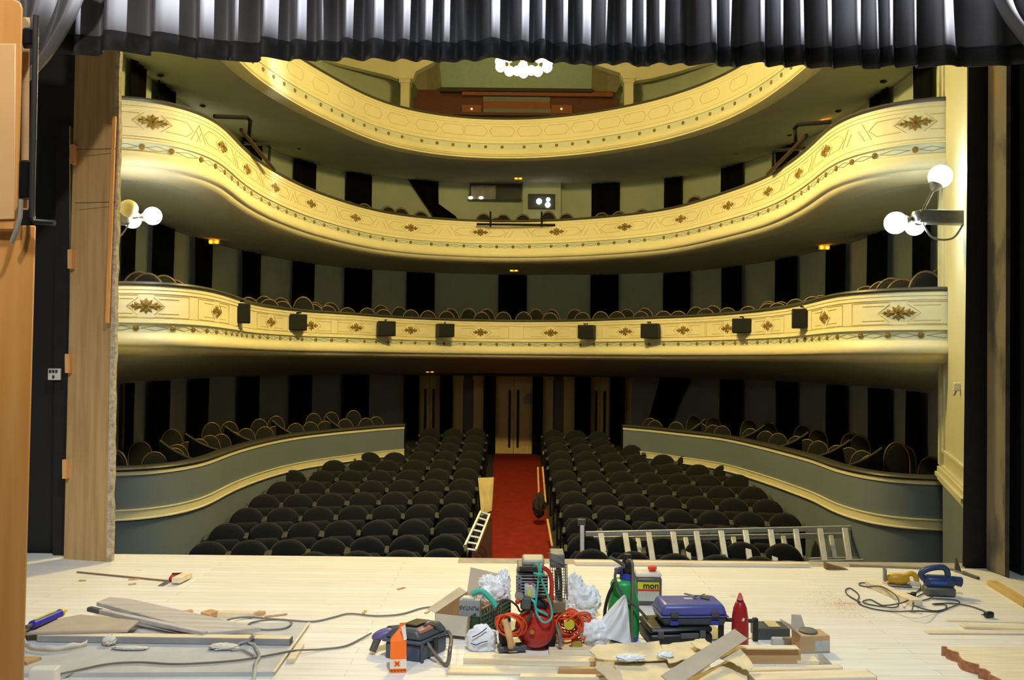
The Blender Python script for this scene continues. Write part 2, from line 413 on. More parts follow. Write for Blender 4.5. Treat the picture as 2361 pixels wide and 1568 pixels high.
# unit ornament: an acanthus lozenge in u (along), v (up), n (out)
def leaf(mb, T, c, a, l, wd, th=0.012):
    wd *= 1.3; pts = [(0, -wd * 0.3), (l * 0.35, -wd * 0.5), (l * 0.65, -wd * 0.3), (l, 0), (l * 0.65, wd * 0.3), (l * 0.35, wd * 0.5), (0, wd * 0.3)]
    R = Matrix.Rotation(a, 3, 'Z'); base = [R @ Vector((x, y, 0)) + Vector((c[0], c[1], 0)) for x, y in pts]
    mid = R @ Vector((l * 0.4, 0, 0)) + Vector((c[0], c[1], th * 1.8))
    n = len(base)
    mb.add([T(p) for p in base] + [T(mid)], [(i, (i + 1) % n, n) for i in range(n)] + [tuple(range(n - 1, -1, -1))])
def ornament(mb, T, w=0.40, h=0.19):
    w /= 2; h /= 2
    for sx in (0, pi):
        leaf(mb, T, (0, 0), sx, w, h * 0.42); leaf(mb, T, (cos(sx) * w * 0.45, 0), sx + 0.9, w * 0.3, h * 0.4); leaf(mb, T, (cos(sx) * w * 0.45, 0), sx - 0.9, w * 0.3, h * 0.4)
        leaf(mb, T, (cos(sx) * w * 0.72, 0), sx + 1.3, w * 0.14, h * 0.25); leaf(mb, T, (cos(sx) * w * 0.72, 0), sx - 1.3, w * 0.14, h * 0.25)
    for a in (pi / 2, -pi / 2):
        leaf(mb, T, (0, 0), a, h, h * 0.7)
        for e in (-0.75, 0.75): leaf(mb, T, (0, 0), a + e, h * 1.05, h * 0.5)
    for k in range(6):
        a = k * pi / 3; leaf(mb, T, (0, 0), a, h * 0.42, h * 0.3, 0.02)
ORN1 = [341, 498, 626, 714, 820, 945, 1103, 1275, 1438, 1572, 1680, 1770, 1905, 2069]
ORN2 = [345, 512, 567, 634, 719, 820, 952, 1112, 1279, 1440, 1574, 1681, 1772, 1843, 1905, 2117]
def frame(P, t, nrm, z, out):
    o = Vector((P.x, P.y, z)) + nrm * out
    return lambda p: o + t * p[0] + Vector((0, 0, 1)) * p[1] + nrm * p[2]
def balcony(name, curve, z, label, orn, oz, wall, ceil_z, lip, style):
    root = thing('balcony', label, 'balcony', (XC, 18, z))
    cv = withn(curve)
    MB().sweep(cv, [(0.035, z - 0.05), (0.05, z - 0.03), (0.04, z - 0.008), (0.01, z), (-0.12, z), (-0.15, z - 0.02), (-0.15, z - 0.05)]).build('hand_rail', rail_m, root, True, sm=50)
    # main front with grooves
    g = [z - 0.05, z - 0.095, z - 0.105, z - 0.14, z - 0.15, z - lip * 0.55, z - lip * 0.56]
    prof = [(0.02, g[0]), (0.02, g[1]), (0.008, g[1] - 0.004), (0.008, g[2]), (0.016, g[2] - 0.003), (0.016, g[3]), (0.004, g[3] - 0.004), (0.004, g[4]), (0.006, g[5]), (-0.004, g[5] - 0.003), (-0.004, g[6] - 0.006), (0.014, g[6] - 0.01), (0.014, z - lip * 0.61), (0.03, z - lip * 0.615), (0.03, z - lip * 0.635), (-0.16, z - lip * 0.635), (-0.16, g[0])]
    MB().sweep(cv, prof).build('front_panel', cream, root, True, sm=25)
    b0, b1 = z - lip * 0.637, z - lip * 0.782
    MB().sweep(cv, [(0.0, b0), (0.0, b1), (-0.16, b1), (-0.16, b0)]).build('frieze', frieze_m, root, True)
    if style == 3:
        ro = [(0.03, b1), (0.035, b1 - 0.02), (0.05, b1 - 0.05), (0.055, b1 - 0.09), (0.045, b1 - 0.105), (0.02, b1 - 0.112), (0.02, b1 - 0.122), (0.09, b1 - 0.13), (0.10, b1 - 0.15), (0.06, b1 - 0.165), (0.06, b1 - 0.18), (0.09, b1 - 0.185), (0.09, b1 - 0.2), (0.0, b1 - 0.205), (-0.16, b1 - 0.205), (-0.16, b1)]
    else:
        e = lip * 0.218
        ro = [(0.03, b1), (0.035, b1 - e * 0.12), (0.06, b1 - e * 0.3), (0.075, b1 - e * 0.55), (0.07, b1 - e * 0.8), (0.05, b1 - e * 0.97), (0.01, b1 - e), (-0.16, b1 - e), (-0.16, b1)]
    MB().sweep(cv, ro).build('lower_moulding', cream, root, True, sm=50)
    zl = b1 - (0.205 if style == 3 else lip * 0.218)
    # concave cove running under the lip back to the soffit
    cin = [(0.01 - 0.20 * (1 - cos(k / 6 * pi / 2)), zl - 0.1 * sin(k / 6 * pi / 2)) for k in range(7)]
    if style != 3: MB().sweep(cv, cin + [(-0.30, zl - 0.1), (-0.30, zl)]).build('cove', cream, root, True, sm=50)
    # rosettes and the chain of lozenges between them
    L_ = [0.0]
    for i in range(1, len(curve)): L_.append(L_[-1] + (curve[i] - curve[i - 1]).length)
    ros = MB(); ros.lathe([(0.036, 0), (0.036, 0.008), (0.03, 0.014), (0.018, 0.014), (0.014, 0.02), (0.0, 0.022)], 10)
    for k in range(6):
        a = k * pi / 3; ros.sphere((0.024 * cos(a), 0.024 * sin(a), 0.012), 0.009, 6, 4)
    rm = None; lz = MB(); step = 0.375; s0 = 0.3; zc = (b0 + b1) / 2
    pos = []; s_ = s0
    while s_ < L_[-1] - 0.1:
        i = min(range(1, len(curve) - 1), key=lambda k: abs(L_[k] - s_))
        t = (curve[i + 1] - curve[i - 1]).normalized(); nr = Vector((t.y, -t.x, 0)); pos.append((i, t, nr)); s_ += step
    q = 0
    for j, (i, t, nr) in enumerate(pos):
        x = pix((curve[i].x, curve[i].y, zc)); P = curve[i]
        if 250 < x[0] < 2200 and x[1] > 120 and q < 95:
            R = Matrix((t, Vector((0, 0, 1)), nr)).transposed().to_4x4()
            if rm is None:
                ob = ros.build('rosette', gold, root, sm=50); rm = ob.data
            else:
                ob = bpy.data.objects.new('rosette', rm); COL.objects.link(ob); ob.parent = root
            loc = Vector((P.x, P.y, zc)) + nr * 0.001 - ORIG[root.name]
            R.translation = loc; ob.matrix_local = R; q += 1
        if j + 1 < len(pos) and style != 3:
            i2 = pos[j + 1][0]; n_ = max(2, i2 - i)
            for sg in (1, -1):
                pts = []
                for k in range(9):
                    f_ = 0.12 + 0.76 * k / 8; ii = i + f_ * n_; a = int(ii); c = curve[a].lerp(curve[min(a + 1, len(curve) - 1)], ii - a)
                    pts.append(Vector((c.x, c.y, zc + sg * 0.028 * (1 - abs(k / 4 - 1)))) + nr * 0.003)
                lz.tube(pts, 0.0038, 4)
    if style != 3: lz.build('lozenge_chain', M('grey_relief_line', (150, 150, 128), 0.6), root, True, sm=0)
    # applied panel mouldings: rectangles and hexagon ends between the ornaments
    hz = z - oz; hh = 0.105
    idx = [at_px(curve, x, hz)[0] for x in orn]; pm = None
    def line(i, a0, a1, dz0, dz1):
        nonlocal pm
        pts = []
        for k in range(7):
            ii = i + (a0 + (a1 - a0) * k / 6) / 0.12; ii = min(max(ii, 0), len(curve) - 2); a = int(ii)
            c = curve[a].lerp(curve[a + 1], ii - a); nr = cv[a][1]
            pts.append(Vector((c.x, c.y, hz + dz0 + (dz1 - dz0) * k / 6)) + nr * 0.008)
        pm.tube(pts, 0.0045, 4)
    pmm = M('cream_relief_line', (206, 186, 130), 0.5)
    for i in idx:
        pm = MB()
        for s_ in (-1, 1):
            line(i, s_ * 0.24, s_ * 0.10, 0, 0.1); line(i, s_ * 0.24, s_ * 0.10, 0, -0.1)
            line(i, s_ * 0.16, s_ * 0.45, hh - 0.02, hh - 0.02); line(i, s_ * 0.16, s_ * 0.45, -hh + 0.02, -hh + 0.02)
            if style == 2:
                line(i, s_ * 0.45, s_ * 0.56, hh - 0.02, 0); line(i, s_ * 0.56, s_ * 0.45, 0, -hh + 0.02)
                line(i, s_ * 0.52, s_ * 0.66, -hh, hh); line(i, s_ * 0.62, s_ * 0.72, -hh, hh * 0.3)
            else:
                line(i, s_ * 0.10, s_ * 0.62, hh + 0.02, hh + 0.02); line(i, s_ * 0.10, s_ * 0.62, -hh - 0.02, -hh - 0.02)
                line(i, s_ * 0.62, s_ * 0.62, hh + 0.02, -hh - 0.02)
        pm.build('panel_moulding', pmm, root, True, sm=0)
    if style == 3:
        for x in range(680, 1760, 60):
            i = at_px(curve, x, hz)[0]; pm = MB()
            line(i, -0.2, 0.2, hh, hh); line(i, -0.2, 0.2, -hh, -hh); line(i, 0.2, 0.28, hh, 0); line(i, 0.28, 0.2, 0, -hh); line(i, -0.2, -0.28, hh, 0); line(i, -0.28, -0.2, 0, -hh)
            pm.build('panel_moulding', pmm, root, True, sm=0)
    if orn and style != 3:
        for x in orn:
            i, P, t, nr = at_px(curve, x, hz)
            mb = MB(); ornament(mb, frame(P, t, nr, hz, 0.007)); mb.build('gilt_ornament', gold, root, True, sm=30)
    # deck and underside
    back = matched(curve, wall); inner = off(curve, -0.29 if style != 3 else -0.15)
    u = MB(); A = inner; K = 4; n = len(A); vs_ = []
    zin = zl - (0.1 if style != 3 else 0.0)
    closed_strip(u, A, zin, [a.lerp(b, 0.5) for a, b in zip(A, back)], zin + (ceil_z - zin) * 0.5, 0.06)
    closed_strip(u, [a.lerp(b, 0.5) for a, b in zip(A, back)], zin + (ceil_z - zin) * 0.5, back, ceil_z, 0.06)
    u.build('underside', ceil_m, root, True, sm=30)
    d = MB(); closed_strip(d, off(curve, -0.16), z - 0.80 + 0.0, back, max(z - 0.62, ceil_z + 0.08), 0.05); d.build('deck', darkfloor, root, True, sm=30)
    return root
WL = WC
B1 = balcony('first', C1, Z1, 'lower of the two S-curved cream balconies, hung with small black loudspeakers', ORN1, 0.285, WL, EYE - 0.43, 0.76, 1)
B2 = balcony('second', C2, Z2, 'upper S-curved cream balcony with a black lamp bar on its front', ORN2, 0.275, WL, EYE + 2.28, 0.82, 2)
B3 = balcony('gallery', C3, Z3, 'top gallery: topmost horseshoe cream balcony just below the stage curtain', [], 0.30, WL, EYE + 4.73, 0.90, 3)
# ---------------------------------------------------------------- box parapets at stalls level
def parapet(curve, label, left):
    z = ZB; root = thing('box_parapet', label, 'parapet', (curve[0].x, curve[0].y, z)); cv = withn(curve)
    MB().sweep(cv, [(0.02, z - 0.055), (0.035, z - 0.03), (0.02, z - 0.006), (-0.01, z), (-0.12, z), (-0.14, z - 0.055)]).build('hand_rail', rail_m, root, True, sm=50)
    MB().sweep(cv, [(0.012, z - 0.055), (0.012, z - 0.10), (-0.1, z - 0.10), (-0.1, z - 0.055)]).build('top_moulding', cream, root, True)
    MB().sweep(cv, [(0, z - 0.10), (0, z - 0.50), (-0.1, z - 0.50), (-0.1, z - 0.10)]).build('upper_panel', boxgrey, root, True)
    MB().sweep(cv, [(0.022, z - 0.50), (0.022, z - 0.515), (0.012, z - 0.52), (0.012, z - 0.605), (0.022, z - 0.61), (0.022, z - 0.625), (-0.1, z - 0.625), (-0.1, z - 0.50)]).build('dado_band', cream, root, True, sm=20)
    MB().sweep(cv, [(-0.01, z - 0.625), (-0.01, EYE - 3.65), (-0.1, EYE - 3.65), (-0.1, z - 0.625)]).build('lower_panel', boxgrey, root, True)
    e = curve[-1] if left else curve[0]; s_ = -1 if left else 1
    MB().box((e.x + s_ * 0.06, e.y + 0.12, z - 0.95), (0.16, 0.2, 1.9)).build('end_post', drape_m, root, True)
    # return wall and deck behind
    return root
PL = parapet(CL, 'curved grey box parapet on the left of the stalls', True)
PR = parapet(CR, 'curved grey box parapet on the right of the stalls', False)
half = min(range(len(WC)), key=lambda i: (WC[i] - Vector((-2.25, 22.5, 0))).length)
halfr = min(range(len(WC)), key=lambda i: (WC[i] - Vector((2.5, 22.5, 0))).length)
a = off(CL, -0.1); a = resample(a + [Vector((a[-1].x, 19.5, 0)), Vector((-2.2, 22.4, 0))], 0.15)
d = MB(); closed_strip(d, a, ZB - 0.82, matched(a, WC[:half + 1]), ZB - 0.70, -0.3); struct(d.build('floor_boxes_left', darkfloor))
a = off(CR, -0.1); a = resample([Vector((2.45, 22.4, 0)), Vector((a[0].x, 19.5, 0))] + a, 0.15)
d = MB(); closed_strip(d, a, ZB - 0.82, matched(a, WC[halfr:]), ZB - 0.70, -0.3); struct(d.build('floor_boxes_right', darkfloor))
# ---------------------------------------------------------------- splayed proscenium side walls
def splay(n, f_, name, mats):
    n = Vector((n[0], n[1], 0)); f_ = Vector((f_[0], f_[1], 0)); out = (f_ - n).normalized(); out = Vector((-out.y, out.x, 0)) if n.x > 0 else Vector((out.y, -out.x, 0))
    # out points into the opening
    zb = EYE - 1.307
    def pl(a, b, z0, z1, t0, t1):
        p = n.lerp(f_, a); q = n.lerp(f_, b)
        return [p + out * t0 + Vector((0, 0, z0)), q + out * t0 + Vector((0, 0, z0)), q + out * t1 + Vector((0, 0, z0)), p + out * t1 + Vector((0, 0, z0))], z1 - z0
    def bar(mb, a, b, z0, z1, t0, t1):
        pts, h = pl(a, b, z0, z1, t0, t1); mb.slab(pts, (0, 0, h))
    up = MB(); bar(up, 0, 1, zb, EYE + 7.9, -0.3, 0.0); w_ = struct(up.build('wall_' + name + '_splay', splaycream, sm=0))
    lo = MB(); bar(lo, -0.05, 1, EYE - 3.6, zb - 0.02, -0.3, -0.005); struct(lo.build('wall_' + name + '_dado', boxgrey, sm=0))
    co = MB()
    for (z0, z1, t) in ((zb - 0.03, zb + 0.02, 0.05), (zb + 0.02, zb + 0.06, 0.075), (zb + 0.06, zb + 0.12, 0.05), (zb + 0.12, zb + 0.15, 0.03)):
        bar(co, 0, 1.02, z0, z1, 0, t)
    bar(co, 0.0, 0.97, zb + 0.30, zb + 0.33, 0, 0.025)
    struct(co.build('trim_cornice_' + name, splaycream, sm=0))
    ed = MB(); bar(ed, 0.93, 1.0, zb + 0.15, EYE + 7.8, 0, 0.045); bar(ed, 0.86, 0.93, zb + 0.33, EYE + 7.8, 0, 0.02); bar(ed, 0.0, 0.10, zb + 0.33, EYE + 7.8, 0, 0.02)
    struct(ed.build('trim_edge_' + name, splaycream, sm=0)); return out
NR, FRR = (4.235, 7.82), (4.985, 9.8)
sp_out = splay(NR, FRR, 'right', None)
splay((-3.97, 7.82), (-4.75, 9.8), 'left', None)
struct(MB().box((5.75, 9.65, 2.2), (1.5, 0.2, 15)).build('wall_right_return', sage, sm=0))
struct(MB().box((-5.5, 9.65, 2.2), (1.5, 0.2, 15)).build('wall_left_return', sage, sm=0))
# ================================================================ lamps of the house
brass = M('brass', (176, 136, 62), 0.3, 0.9, var=0.15, scale=20)
steel = M('dull_steel', (128, 122, 112), 0.35, 0.8, var=0.15, scale=20)
warm_globe = emis('warm_lit_globe', (255, 227, 145), 690)
cool_globe = emis('cool_lit_globe', (226, 248, 255), 42)
soft_globe = emis('warm_white_lit_globe', (250, 252, 250), 100)
opal = M('unlit_opal_globe', (236, 222, 160), 0.3, var=0.03, spec=0.6)
amber = emis('amber_bulb', (255, 150, 20), 5)
# chandelier hanging in front of the gallery
CH = pt(1208, 152, 11.2)
t = thing('chandelier', 'lit globe chandelier hanging just below the stage curtain in mid-hall', 'chandelier', CH)
MB().tube([(0, 0, 0.5), (0, 0, 3.9)], 0.012, 8).build('chain', brass, t)
MB().lathe([(0.0, -0.02), (0.04, 0.0), (0.05, 0.1), (0.025, 0.2), (0.06, 0.3), (0.03, 0.5), (0.0, 0.5)], 16).build('stem', brass, t)
for k in range(10):
    a = 2 * pi * (k + 0.5) / 10; R_ = 0.33; zz = 0.02 if k % 2 else 0.02
    p = Vector((R_ * cos(a), R_ * sin(a), zz))
    arm = [Vector((0.03 * cos(a), 0.03 * sin(a), 0.22)), Vector((0.14 * cos(a), 0.14 * sin(a), 0.25)), Vector((R_ * cos(a), R_ * sin(a), 0.17)), p + Vector((0, 0, 0.05))]
    MB().tube(spline(arm, 4), 0.009, 6).build('arm', brass, t)
    MB().sphere(p, 0.067, 12, 8).build('globe', warm_globe, t)
for k in range(3):
    a = 2 * pi * k / 3 + 0.4
    MB().sphere((0.11 * cos(a), 0.11 * sin(a), -0.045), 0.063, 12, 8).build('globe', warm_globe, t)
# wall sconces on the splays
def sconce(label, base, globes, tip):
    t = thing('wall_sconce', label, 'wall lamp', base)
    mb = MB(); mb.beam(base, tip, 0.15, 0.13); mb.build('arm_box', steel, t, True, bev=0.01)
    c = Vector(tip)
    MB().lathe([(0.0, -0.07), (0.07, -0.05), (0.085, 0.0), (0.07, 0.05), (0.0, 0.07)], 16, c).build('hub', steel, t, True)
    for (p, r, mat_, hold) in globes:
        p = Vector(p); d = (c - p).normalized()
        hc = p + d * r * 0.85
        MB().tube(spline([hc, hc + d * 0.06, c], 3), 0.014, 6).build('arm', steel, t, True)
        g = MB().sphere(p, r, 20, 14).build('globe', mat_, t, True, sm=60)
        MB().tube([p + d * r * 0.80, p + d * r * 1.05, p + d * (r * 1.05 + 0.05)], [r * 0.62, r * 0.5, 0.015], 14).build('holder', steel, g, True)
    lo = [c + Vector((0.03, 0.0, -0.06)), c.lerp(Vector(base), 0.3) + Vector((0, 0, -0.2)), c.lerp(Vector(base), 0.75) + Vector((0, 0, -0.2)), Vector(base) + Vector((0, 0, -0.05))]
    MB().tube(spline(lo, 6), 0.010, 8).build('loop', steel, t, True)
    return t
D_ = 8.35
sconce('three-globe wall lamp on the cream right splay wall, all globes lit white', pt(2222, 503, 8.15),
       [(pt(2168, 407, 8.3), 0.112, cool_globe, 1), (pt(2065, 514, 8.3), 0.108, cool_globe, 1), (pt(2109, 521, 8.42), 0.095, cool_globe, 1)], pt(2120, 500, 8.3))
sconce('three-globe wall lamp at the left, one globe of it unlit', pt(243, 500, 8.9),
       [(pt(297, 481, 8.75), 0.093, opal, 1), (pt(352, 498, 8.9), 0.093, soft_globe, 1), (pt(305, 506, 8.98), 0.093, soft_globe, 1)], pt(290, 505, 8.9))
# emergency lights: small white box with two amber bulbs
def exit_lamp(px, py, z, where):
    p = onz(px, py, z); t = thing('emergency_light', 'amber twin emergency light ' + where, 'emergency light', p)
    hs = MB().box((0, 0.03, 0.0), (0.22, 0.05, 0.1)).build('housing', M('white_plastic', (222, 218, 205), 0.4), t, bev=0.01)
    for s_ in (-0.055, 0.055): MB().sphere((s_, -0.015, -0.01), 0.032, 10, 6).build('bulb', amber, hs)
exit_lamp(1195, 410, EYE + 4.60, 'under the top gallery at the centre')
exit_lamp(1903, 280, EYE + 4.60, 'under the top gallery at the right')
exit_lamp(493, 557, EYE + 2.2, 'under the upper S-curved balcony at the left')
exit_lamp(1185, 622, EYE + 2.2, 'under the upper S-curved balcony at the centre')
exit_lamp(1901, 570, EYE + 2.2, 'under the upper S-curved balcony at the right')
p = pt(991, 855, 21.6)
t = thing('emergency_light', 'amber twin emergency light above the left rear doors of the stalls', 'emergency light', p)
MB().box((0, 0.03, 0.0), (0.22, 0.05, 0.1)).build('housing', M('white_plastic', (222, 218, 205), 0.4), t, bev=0.01)
for s_ in (-0.06, 0.06): MB().sphere((s_, -0.015, -0.01), 0.03, 10, 6).build('bulb', amber, t)
# recessed spots in the undersides
spots2 = [(388, 440), (455, 485), (540, 515), (630, 546), (2022, 456), (1943, 498), (1855, 532), (1755, 560)]
side = {0: 'left', 1: 'right'}
sm_dark = M('dark_downlight', (40, 38, 32), 0.4, 0.3)
dm = None
for k, (x, y) in enumerate(spots2):
    p = onz(x, y, EYE + 2.205); i = k % 4
    o = MB().lathe([(0.10, 0), (0.10, -0.012), (0.07, -0.02), (0.0, -0.005)], 16).build('downlight', sm_dark); o.location = p
    tag(o, 'dark recessed downlight under the upper balcony, %s from the %s end' % (nth(i), 'left' if k < 4 else 'right'), 'downlight', 'downlights under the upper balcony')
spots3 = [(370, 173), (467, 243), (690, 341), (826, 374), (980, 396), (1397, 400), (1560, 382), (1695, 352), (1820, 310), (1933, 255), (2037, 187)]
for k, (x, y) in enumerate(spots3):
    p = onz(x, y, EYE + 4.62)
    o = MB().lathe([(0.055, 0), (0.055, -0.02), (0.03, -0.03), (0.0, -0.01)], 12).build('downlight', sm_dark); o.location = p
    tag(o, 'small dark downlight under the top gallery, %s from the left' % nth(k), 'downlight', 'downlights under the top gallery')
# ================================================================ black drapes along the walls
def wall_px(px, z):
    i = min(range(1, len(WC) - 1), key=lambda k: abs(pix((WC[k].x, WC[k].y, z))[0] - px)); return WC[i]
def drape(px0, px1, zt, zb, label, grp, top=None, shape=None):
    a = wall_px(px0, (zt + zb) / 2); b = wall_px(px1, (zt + zb) / 2)
    t = (b - a); w_ = t.length; t.normalize(); n_ = Vector((t.y, -t.x, 0)); mb = MB(); ph = random.random() * 6
    def fn(u, v):
        e0 = 0.0; e1 = 1.0
        if shape: e0, e1 = shape(v)
        uu = e0 + (e1 - e0) * u
        d = 0.13 + 0.035 * sin(u * w_ / 0.11 * 2 * pi * 0.5 + ph) + 0.012 * sin(u * 31 + 3 * v + ph)
        p = a + t * (uu * w_) + n_ * d; return Vector((p.x, p.y, zb + (zt - zb) * v))
    mb.grid(fn, 22, 8)
    o = mb.build('wall_drape', drape_m, thick=0.012, sm=60); return tag(o, label, 'drape', grp)
lower = EYE - 0.44
for k, (x0, x1) in enumerate([(266, 288), (331, 372), (425, 469), (535, 582), (655, 704), (785, 846)]):
    drape(x0, x1, lower, ZB - 0.7, 'black drape on the wall behind the left stalls boxes, %s from the left' % nth(k), 'drapes behind the left boxes')
for k, (x0, x1) in enumerate([(1672, 1726), (1804, 1851), (1917, 1962), (2023, 2067), (2116, 2152)]):
    drape(x0, x1, lower, ZB - 0.7, 'black drape on the wall behind the right stalls boxes, %s from the left' % nth(k), 'drapes behind the right boxes')
drape(1500, 1590, lower, ZB - 0.7, 'black drape swept aside to the left behind the right stalls boxes', 'drapes behind the right boxes', shape=lambda v: (0.0 + 0.35 * v, 0.45 + 0.55 * v ** 1.2) if v > 0.3 else (0.0, 0.55 + 0.1 * (0.3 - v)))
z1t, z1b = EYE + 2.26, Z1 - 0.62
for k, (x0, x1) in enumerate([(268, 293), (336, 375), (433, 475), (538, 586), (660, 709), (792, 849), (945, 1006), (1149, 1219), (1367, 1425), (1530, 1587), (1673, 1727), (1804, 1851), (1919, 1962), (2024, 2066), (2120, 2156)]):
    drape(x0, x1, z1t, z1b, 'black drape on the rear wall of the lower balcony, %s from the left' % nth(k), 'drapes of the lower balcony')
z2t, z2b = EYE + 4.70, Z2 - 0.62
for k, (x0, x1) in enumerate([(283, 310), (345, 386), (546, 588), (662, 711), (795, 852), (1371, 1429), (1532, 1588), (1673, 1728), (1803, 1850), (2026, 2067), (2119, 2158)]):
    drape(x0, x1, z2t, z2b, 'black drape on the rear wall of the upper balcony, %s from the left' % nth(k), 'drapes of the upper balcony')
drape(944, 1058, z2t, z2b - 0.1, 'black drape on the upper balcony pulled aside and pooling on the rail', 'drapes of the upper balcony',
      shape=lambda v: (lambda q: (0.50 * (1 - q), 0.54 + 0.46 * max(0, (0.42 - q) / 0.42) ** 1.3))(min(1, max(0, (v - 0.58) / 0.42))))
# ================================================================ rear of the stalls: double doors, columns and drapes
YB = 22.3
def px_x(px, D): return pt(px, 900, D).x
def slabx(mb, x0, x1, z0, z1, y, d): mb.box(((x0 + x1) / 2, y + d / 2, (z0 + z1) / 2), (x1 - x0, d, z1 - z0)); return mb
zf = floorz(YB) - 0.02; zt = EYE - 0.45
doorcream = M('door_cream_paint', (224, 196, 128), 0.5, var=0.05)
def double_door(n, x0, x1):
    t = bpy.data.objects.new('door_%d' % n, None); COL.objects.link(t); t.location = ((px_x(x0, YB) + px_x(x1, YB)) / 2, YB, zf); ORIG[t.name] = Vector(t.location); struct(t)
    a, b = px_x(x0, YB), px_x(x1, YB); m_ = (a + b) / 2
    for (p, q) in ((a, m_ - 0.004), (m_ + 0.004, b)):
        mb = MB(); slabx(mb, p, q, zf, zt, YB, 0.05)
        s_ = 0.1 * (q - p)
        for (u0, u1) in ((0.12, 0.48), (0.54, 0.88)): slabx(mb, p + s_, q - s_, zf + (zt - zf) * u0, zf + (zt - zf) * u1, YB - 0.012, 0.012)
        mb.build('door_leaf', doorcream, t, True, bev=0.004, sm=0)
    for s_ in (-1, 1):
        mb = MB(); mb.box((m_ + s_ * 0.11, YB - 0.045, zf + 0.95), (0.06, 0.03, 1.5)); mb.build('pull_bar', M('dark_bronze', (48, 36, 24), 0.4, 0.5), t, True, bev=0.008)
    return t
double_door(1, 1142, 1228); double_door(2, 967, 1015); double_door(3, 1362, 1406)
for k, (x0, x1) in enumerate([(1045, 1068), (1092, 1115), (1252, 1275), (1300, 1325), (905, 931), (1440, 1463)]):
    a, b = px_x(x0, YB), px_x(x1, YB); mb = MB(); slabx(mb, a, b, zf, zt, YB - 0.05, 0.2); slabx(mb, a - 0.02, b + 0.02, zf, zf + 0.16, YB - 0.07, 0.22); slabx(mb, a - 0.02, b + 0.02, zt - 0.1, zt, YB - 0.07, 0.22)
    struct(mb.build('trim_%d' % (k + 2), doorcream, sm=0))
for k, (x0, x1) in enumerate([(1068, 1092), (1275, 1300)]):
    mb = MB(); slabx(mb, px_x(x0, YB), px_x(x1, YB), zf, zt, YB + 0.02, 0.1); struct(mb.build('trim_%d' % (k + 8), dadogrey, sm=0))
def flat_drape(x0, x1, y, label):
    a, b = px_x(x0, y), px_x(x1, y); mb = MB(); ph = random.random() * 6
    mb.grid(lambda u, v: Vector((a + (b - a) * u, y + 0.03 * sin(u * (b - a) / 0.09 * pi + ph) , zf + 0.01 + (zt - zf - 0.01) * v)), 20, 6)
    tag(mb.build('door_drape', drape_m, thick=0.012, sm=60), label, 'drape', 'drapes beside the rear doors')
flat_drape(1118, 1143, 22.0, 'black drape at the left jamb of the central double doors')
flat_drape(1228, 1251, 22.0, 'black drape at the right jamb of the central double doors')
flat_drape(932, 966, 22.0, 'black drape left of the left rear door')
flat_drape(1015, 1043, 22.0, 'black drape right of the left rear door')
flat_drape(1325, 1362, 22.0, 'black drape left of the right rear door')
flat_drape(1408, 1441, 22.0, 'black drape right of the right rear door')
p = pt(1217, 920, 22.2)
o = MB().prism([(-0.10, -0.12), (0.02, -0.16), (0.09, -0.1), (0.07, 0.02), (0.11, 0.08), (0.05, 0.15), (-0.04, 0.13), (-0.09, 0.05)], 0, 0.008, Matrix.Rotation(pi / 2, 4, 'X')).build('paper_notice', M('paper_grey', (150, 152, 148), 0.8), sm=0)
o.location = p; tag(o, 'small torn grey paper stuck on the right leaf of the central doors', 'paper')
# ================================================================ projection booth on the upper balcony
YW = 22.35
def wallbox(name, x0, y0, x1, y1, D, d, mat, parent=None, bev=0):
    a = pt(x0, y1, D); b = pt(x1, y0, D); mb = MB(); mb.box(((a.x + b.x) / 2, D, (a.z + b.z) / 2), (b.x - a.x, d, b.z - a.z)); return mb.build(name, mat, parent, parent is not None, bev=bev, sm=0)
w_ = wallbox('window_1', 1083, 424, 1203, 460, YW, 0.06, M('booth_frame', (58, 58, 54), 0.5)); struct(w_)
wallbox('pane', 1086, 428, 1143, 459, YW - 0.035, 0.01, M('reflecting_pane', (150, 146, 140), 0.25, spec=0.8, var=0.25, scale=6), w_)  # pale tint stands in for the reflections on this half
wallbox('pane', 1146, 428, 1200, 459, YW - 0.035, 0.01, M('dark_pane', (58, 58, 56), 0.2, spec=0.8), w_)
w2 = wallbox('window_2', 1217, 448, 1280, 482, YW - 0.1, 0.05, M('booth_frame', (58, 58, 54), 0.5)); struct(w2)
wallbox('pane', 1220, 452, 1277, 480, YW - 0.13, 0.01, M('smoky_pane', (74, 80, 80), 0.15, spec=0.9), w2)
o = wallbox('trim_10', 1205, 418, 1293, 505, YW - 0.0, 0.12, sage); struct(o)
for k, (x, y, r) in enumerate([(1243, 464, 0.075), (1264, 460, 0.055), (1263, 472, 0.07)]):  # glowing discs standing in for lamps reflected in the glass
    p = pt(x, y, YW - 0.2)
    t = thing('window_reflection', 'glowing round reflection in the small booth window, ' + ['left one of three', 'upper right one of three', 'lower right one of three'][k], 'reflection', p, group='reflections in the booth window')
    MB().sphere((0, 0, 0), r, 12, 8, (1, 0.5, 1)).build('bulb', emis('window_glint', (255, 252, 230), 6), t)  # emissive disc for a reflection
    MB().cyl((0, 0.0, 0), (0, 0.06, 0), r * 0.8, n=12).build('socket', blackmetal, t)
for k, (x, y) in enumerate([(1085, 456), (1109, 456)]):  # glowing spots put in for the reflections on the wide window
    p = pt(x, y, YW - 0.1)
    t = thing('window_reflection', 'small glowing reflection low in the wide booth window, ' + ['at its left corner', 'near its middle'][k], 'reflection', p, group='reflections in the wide booth window')
    MB().sphere((0, 0, 0), 0.05, 10, 6, (1.3, 0.5, 0.8)).build('bulb', emis('window_glint_warm', (255, 240, 190), 4), t)  # emissive blob for a reflection
    MB().cyl((0, 0, 0), (0, 0.05, 0), 0.04, n=10).build('socket', blackmetal, t)
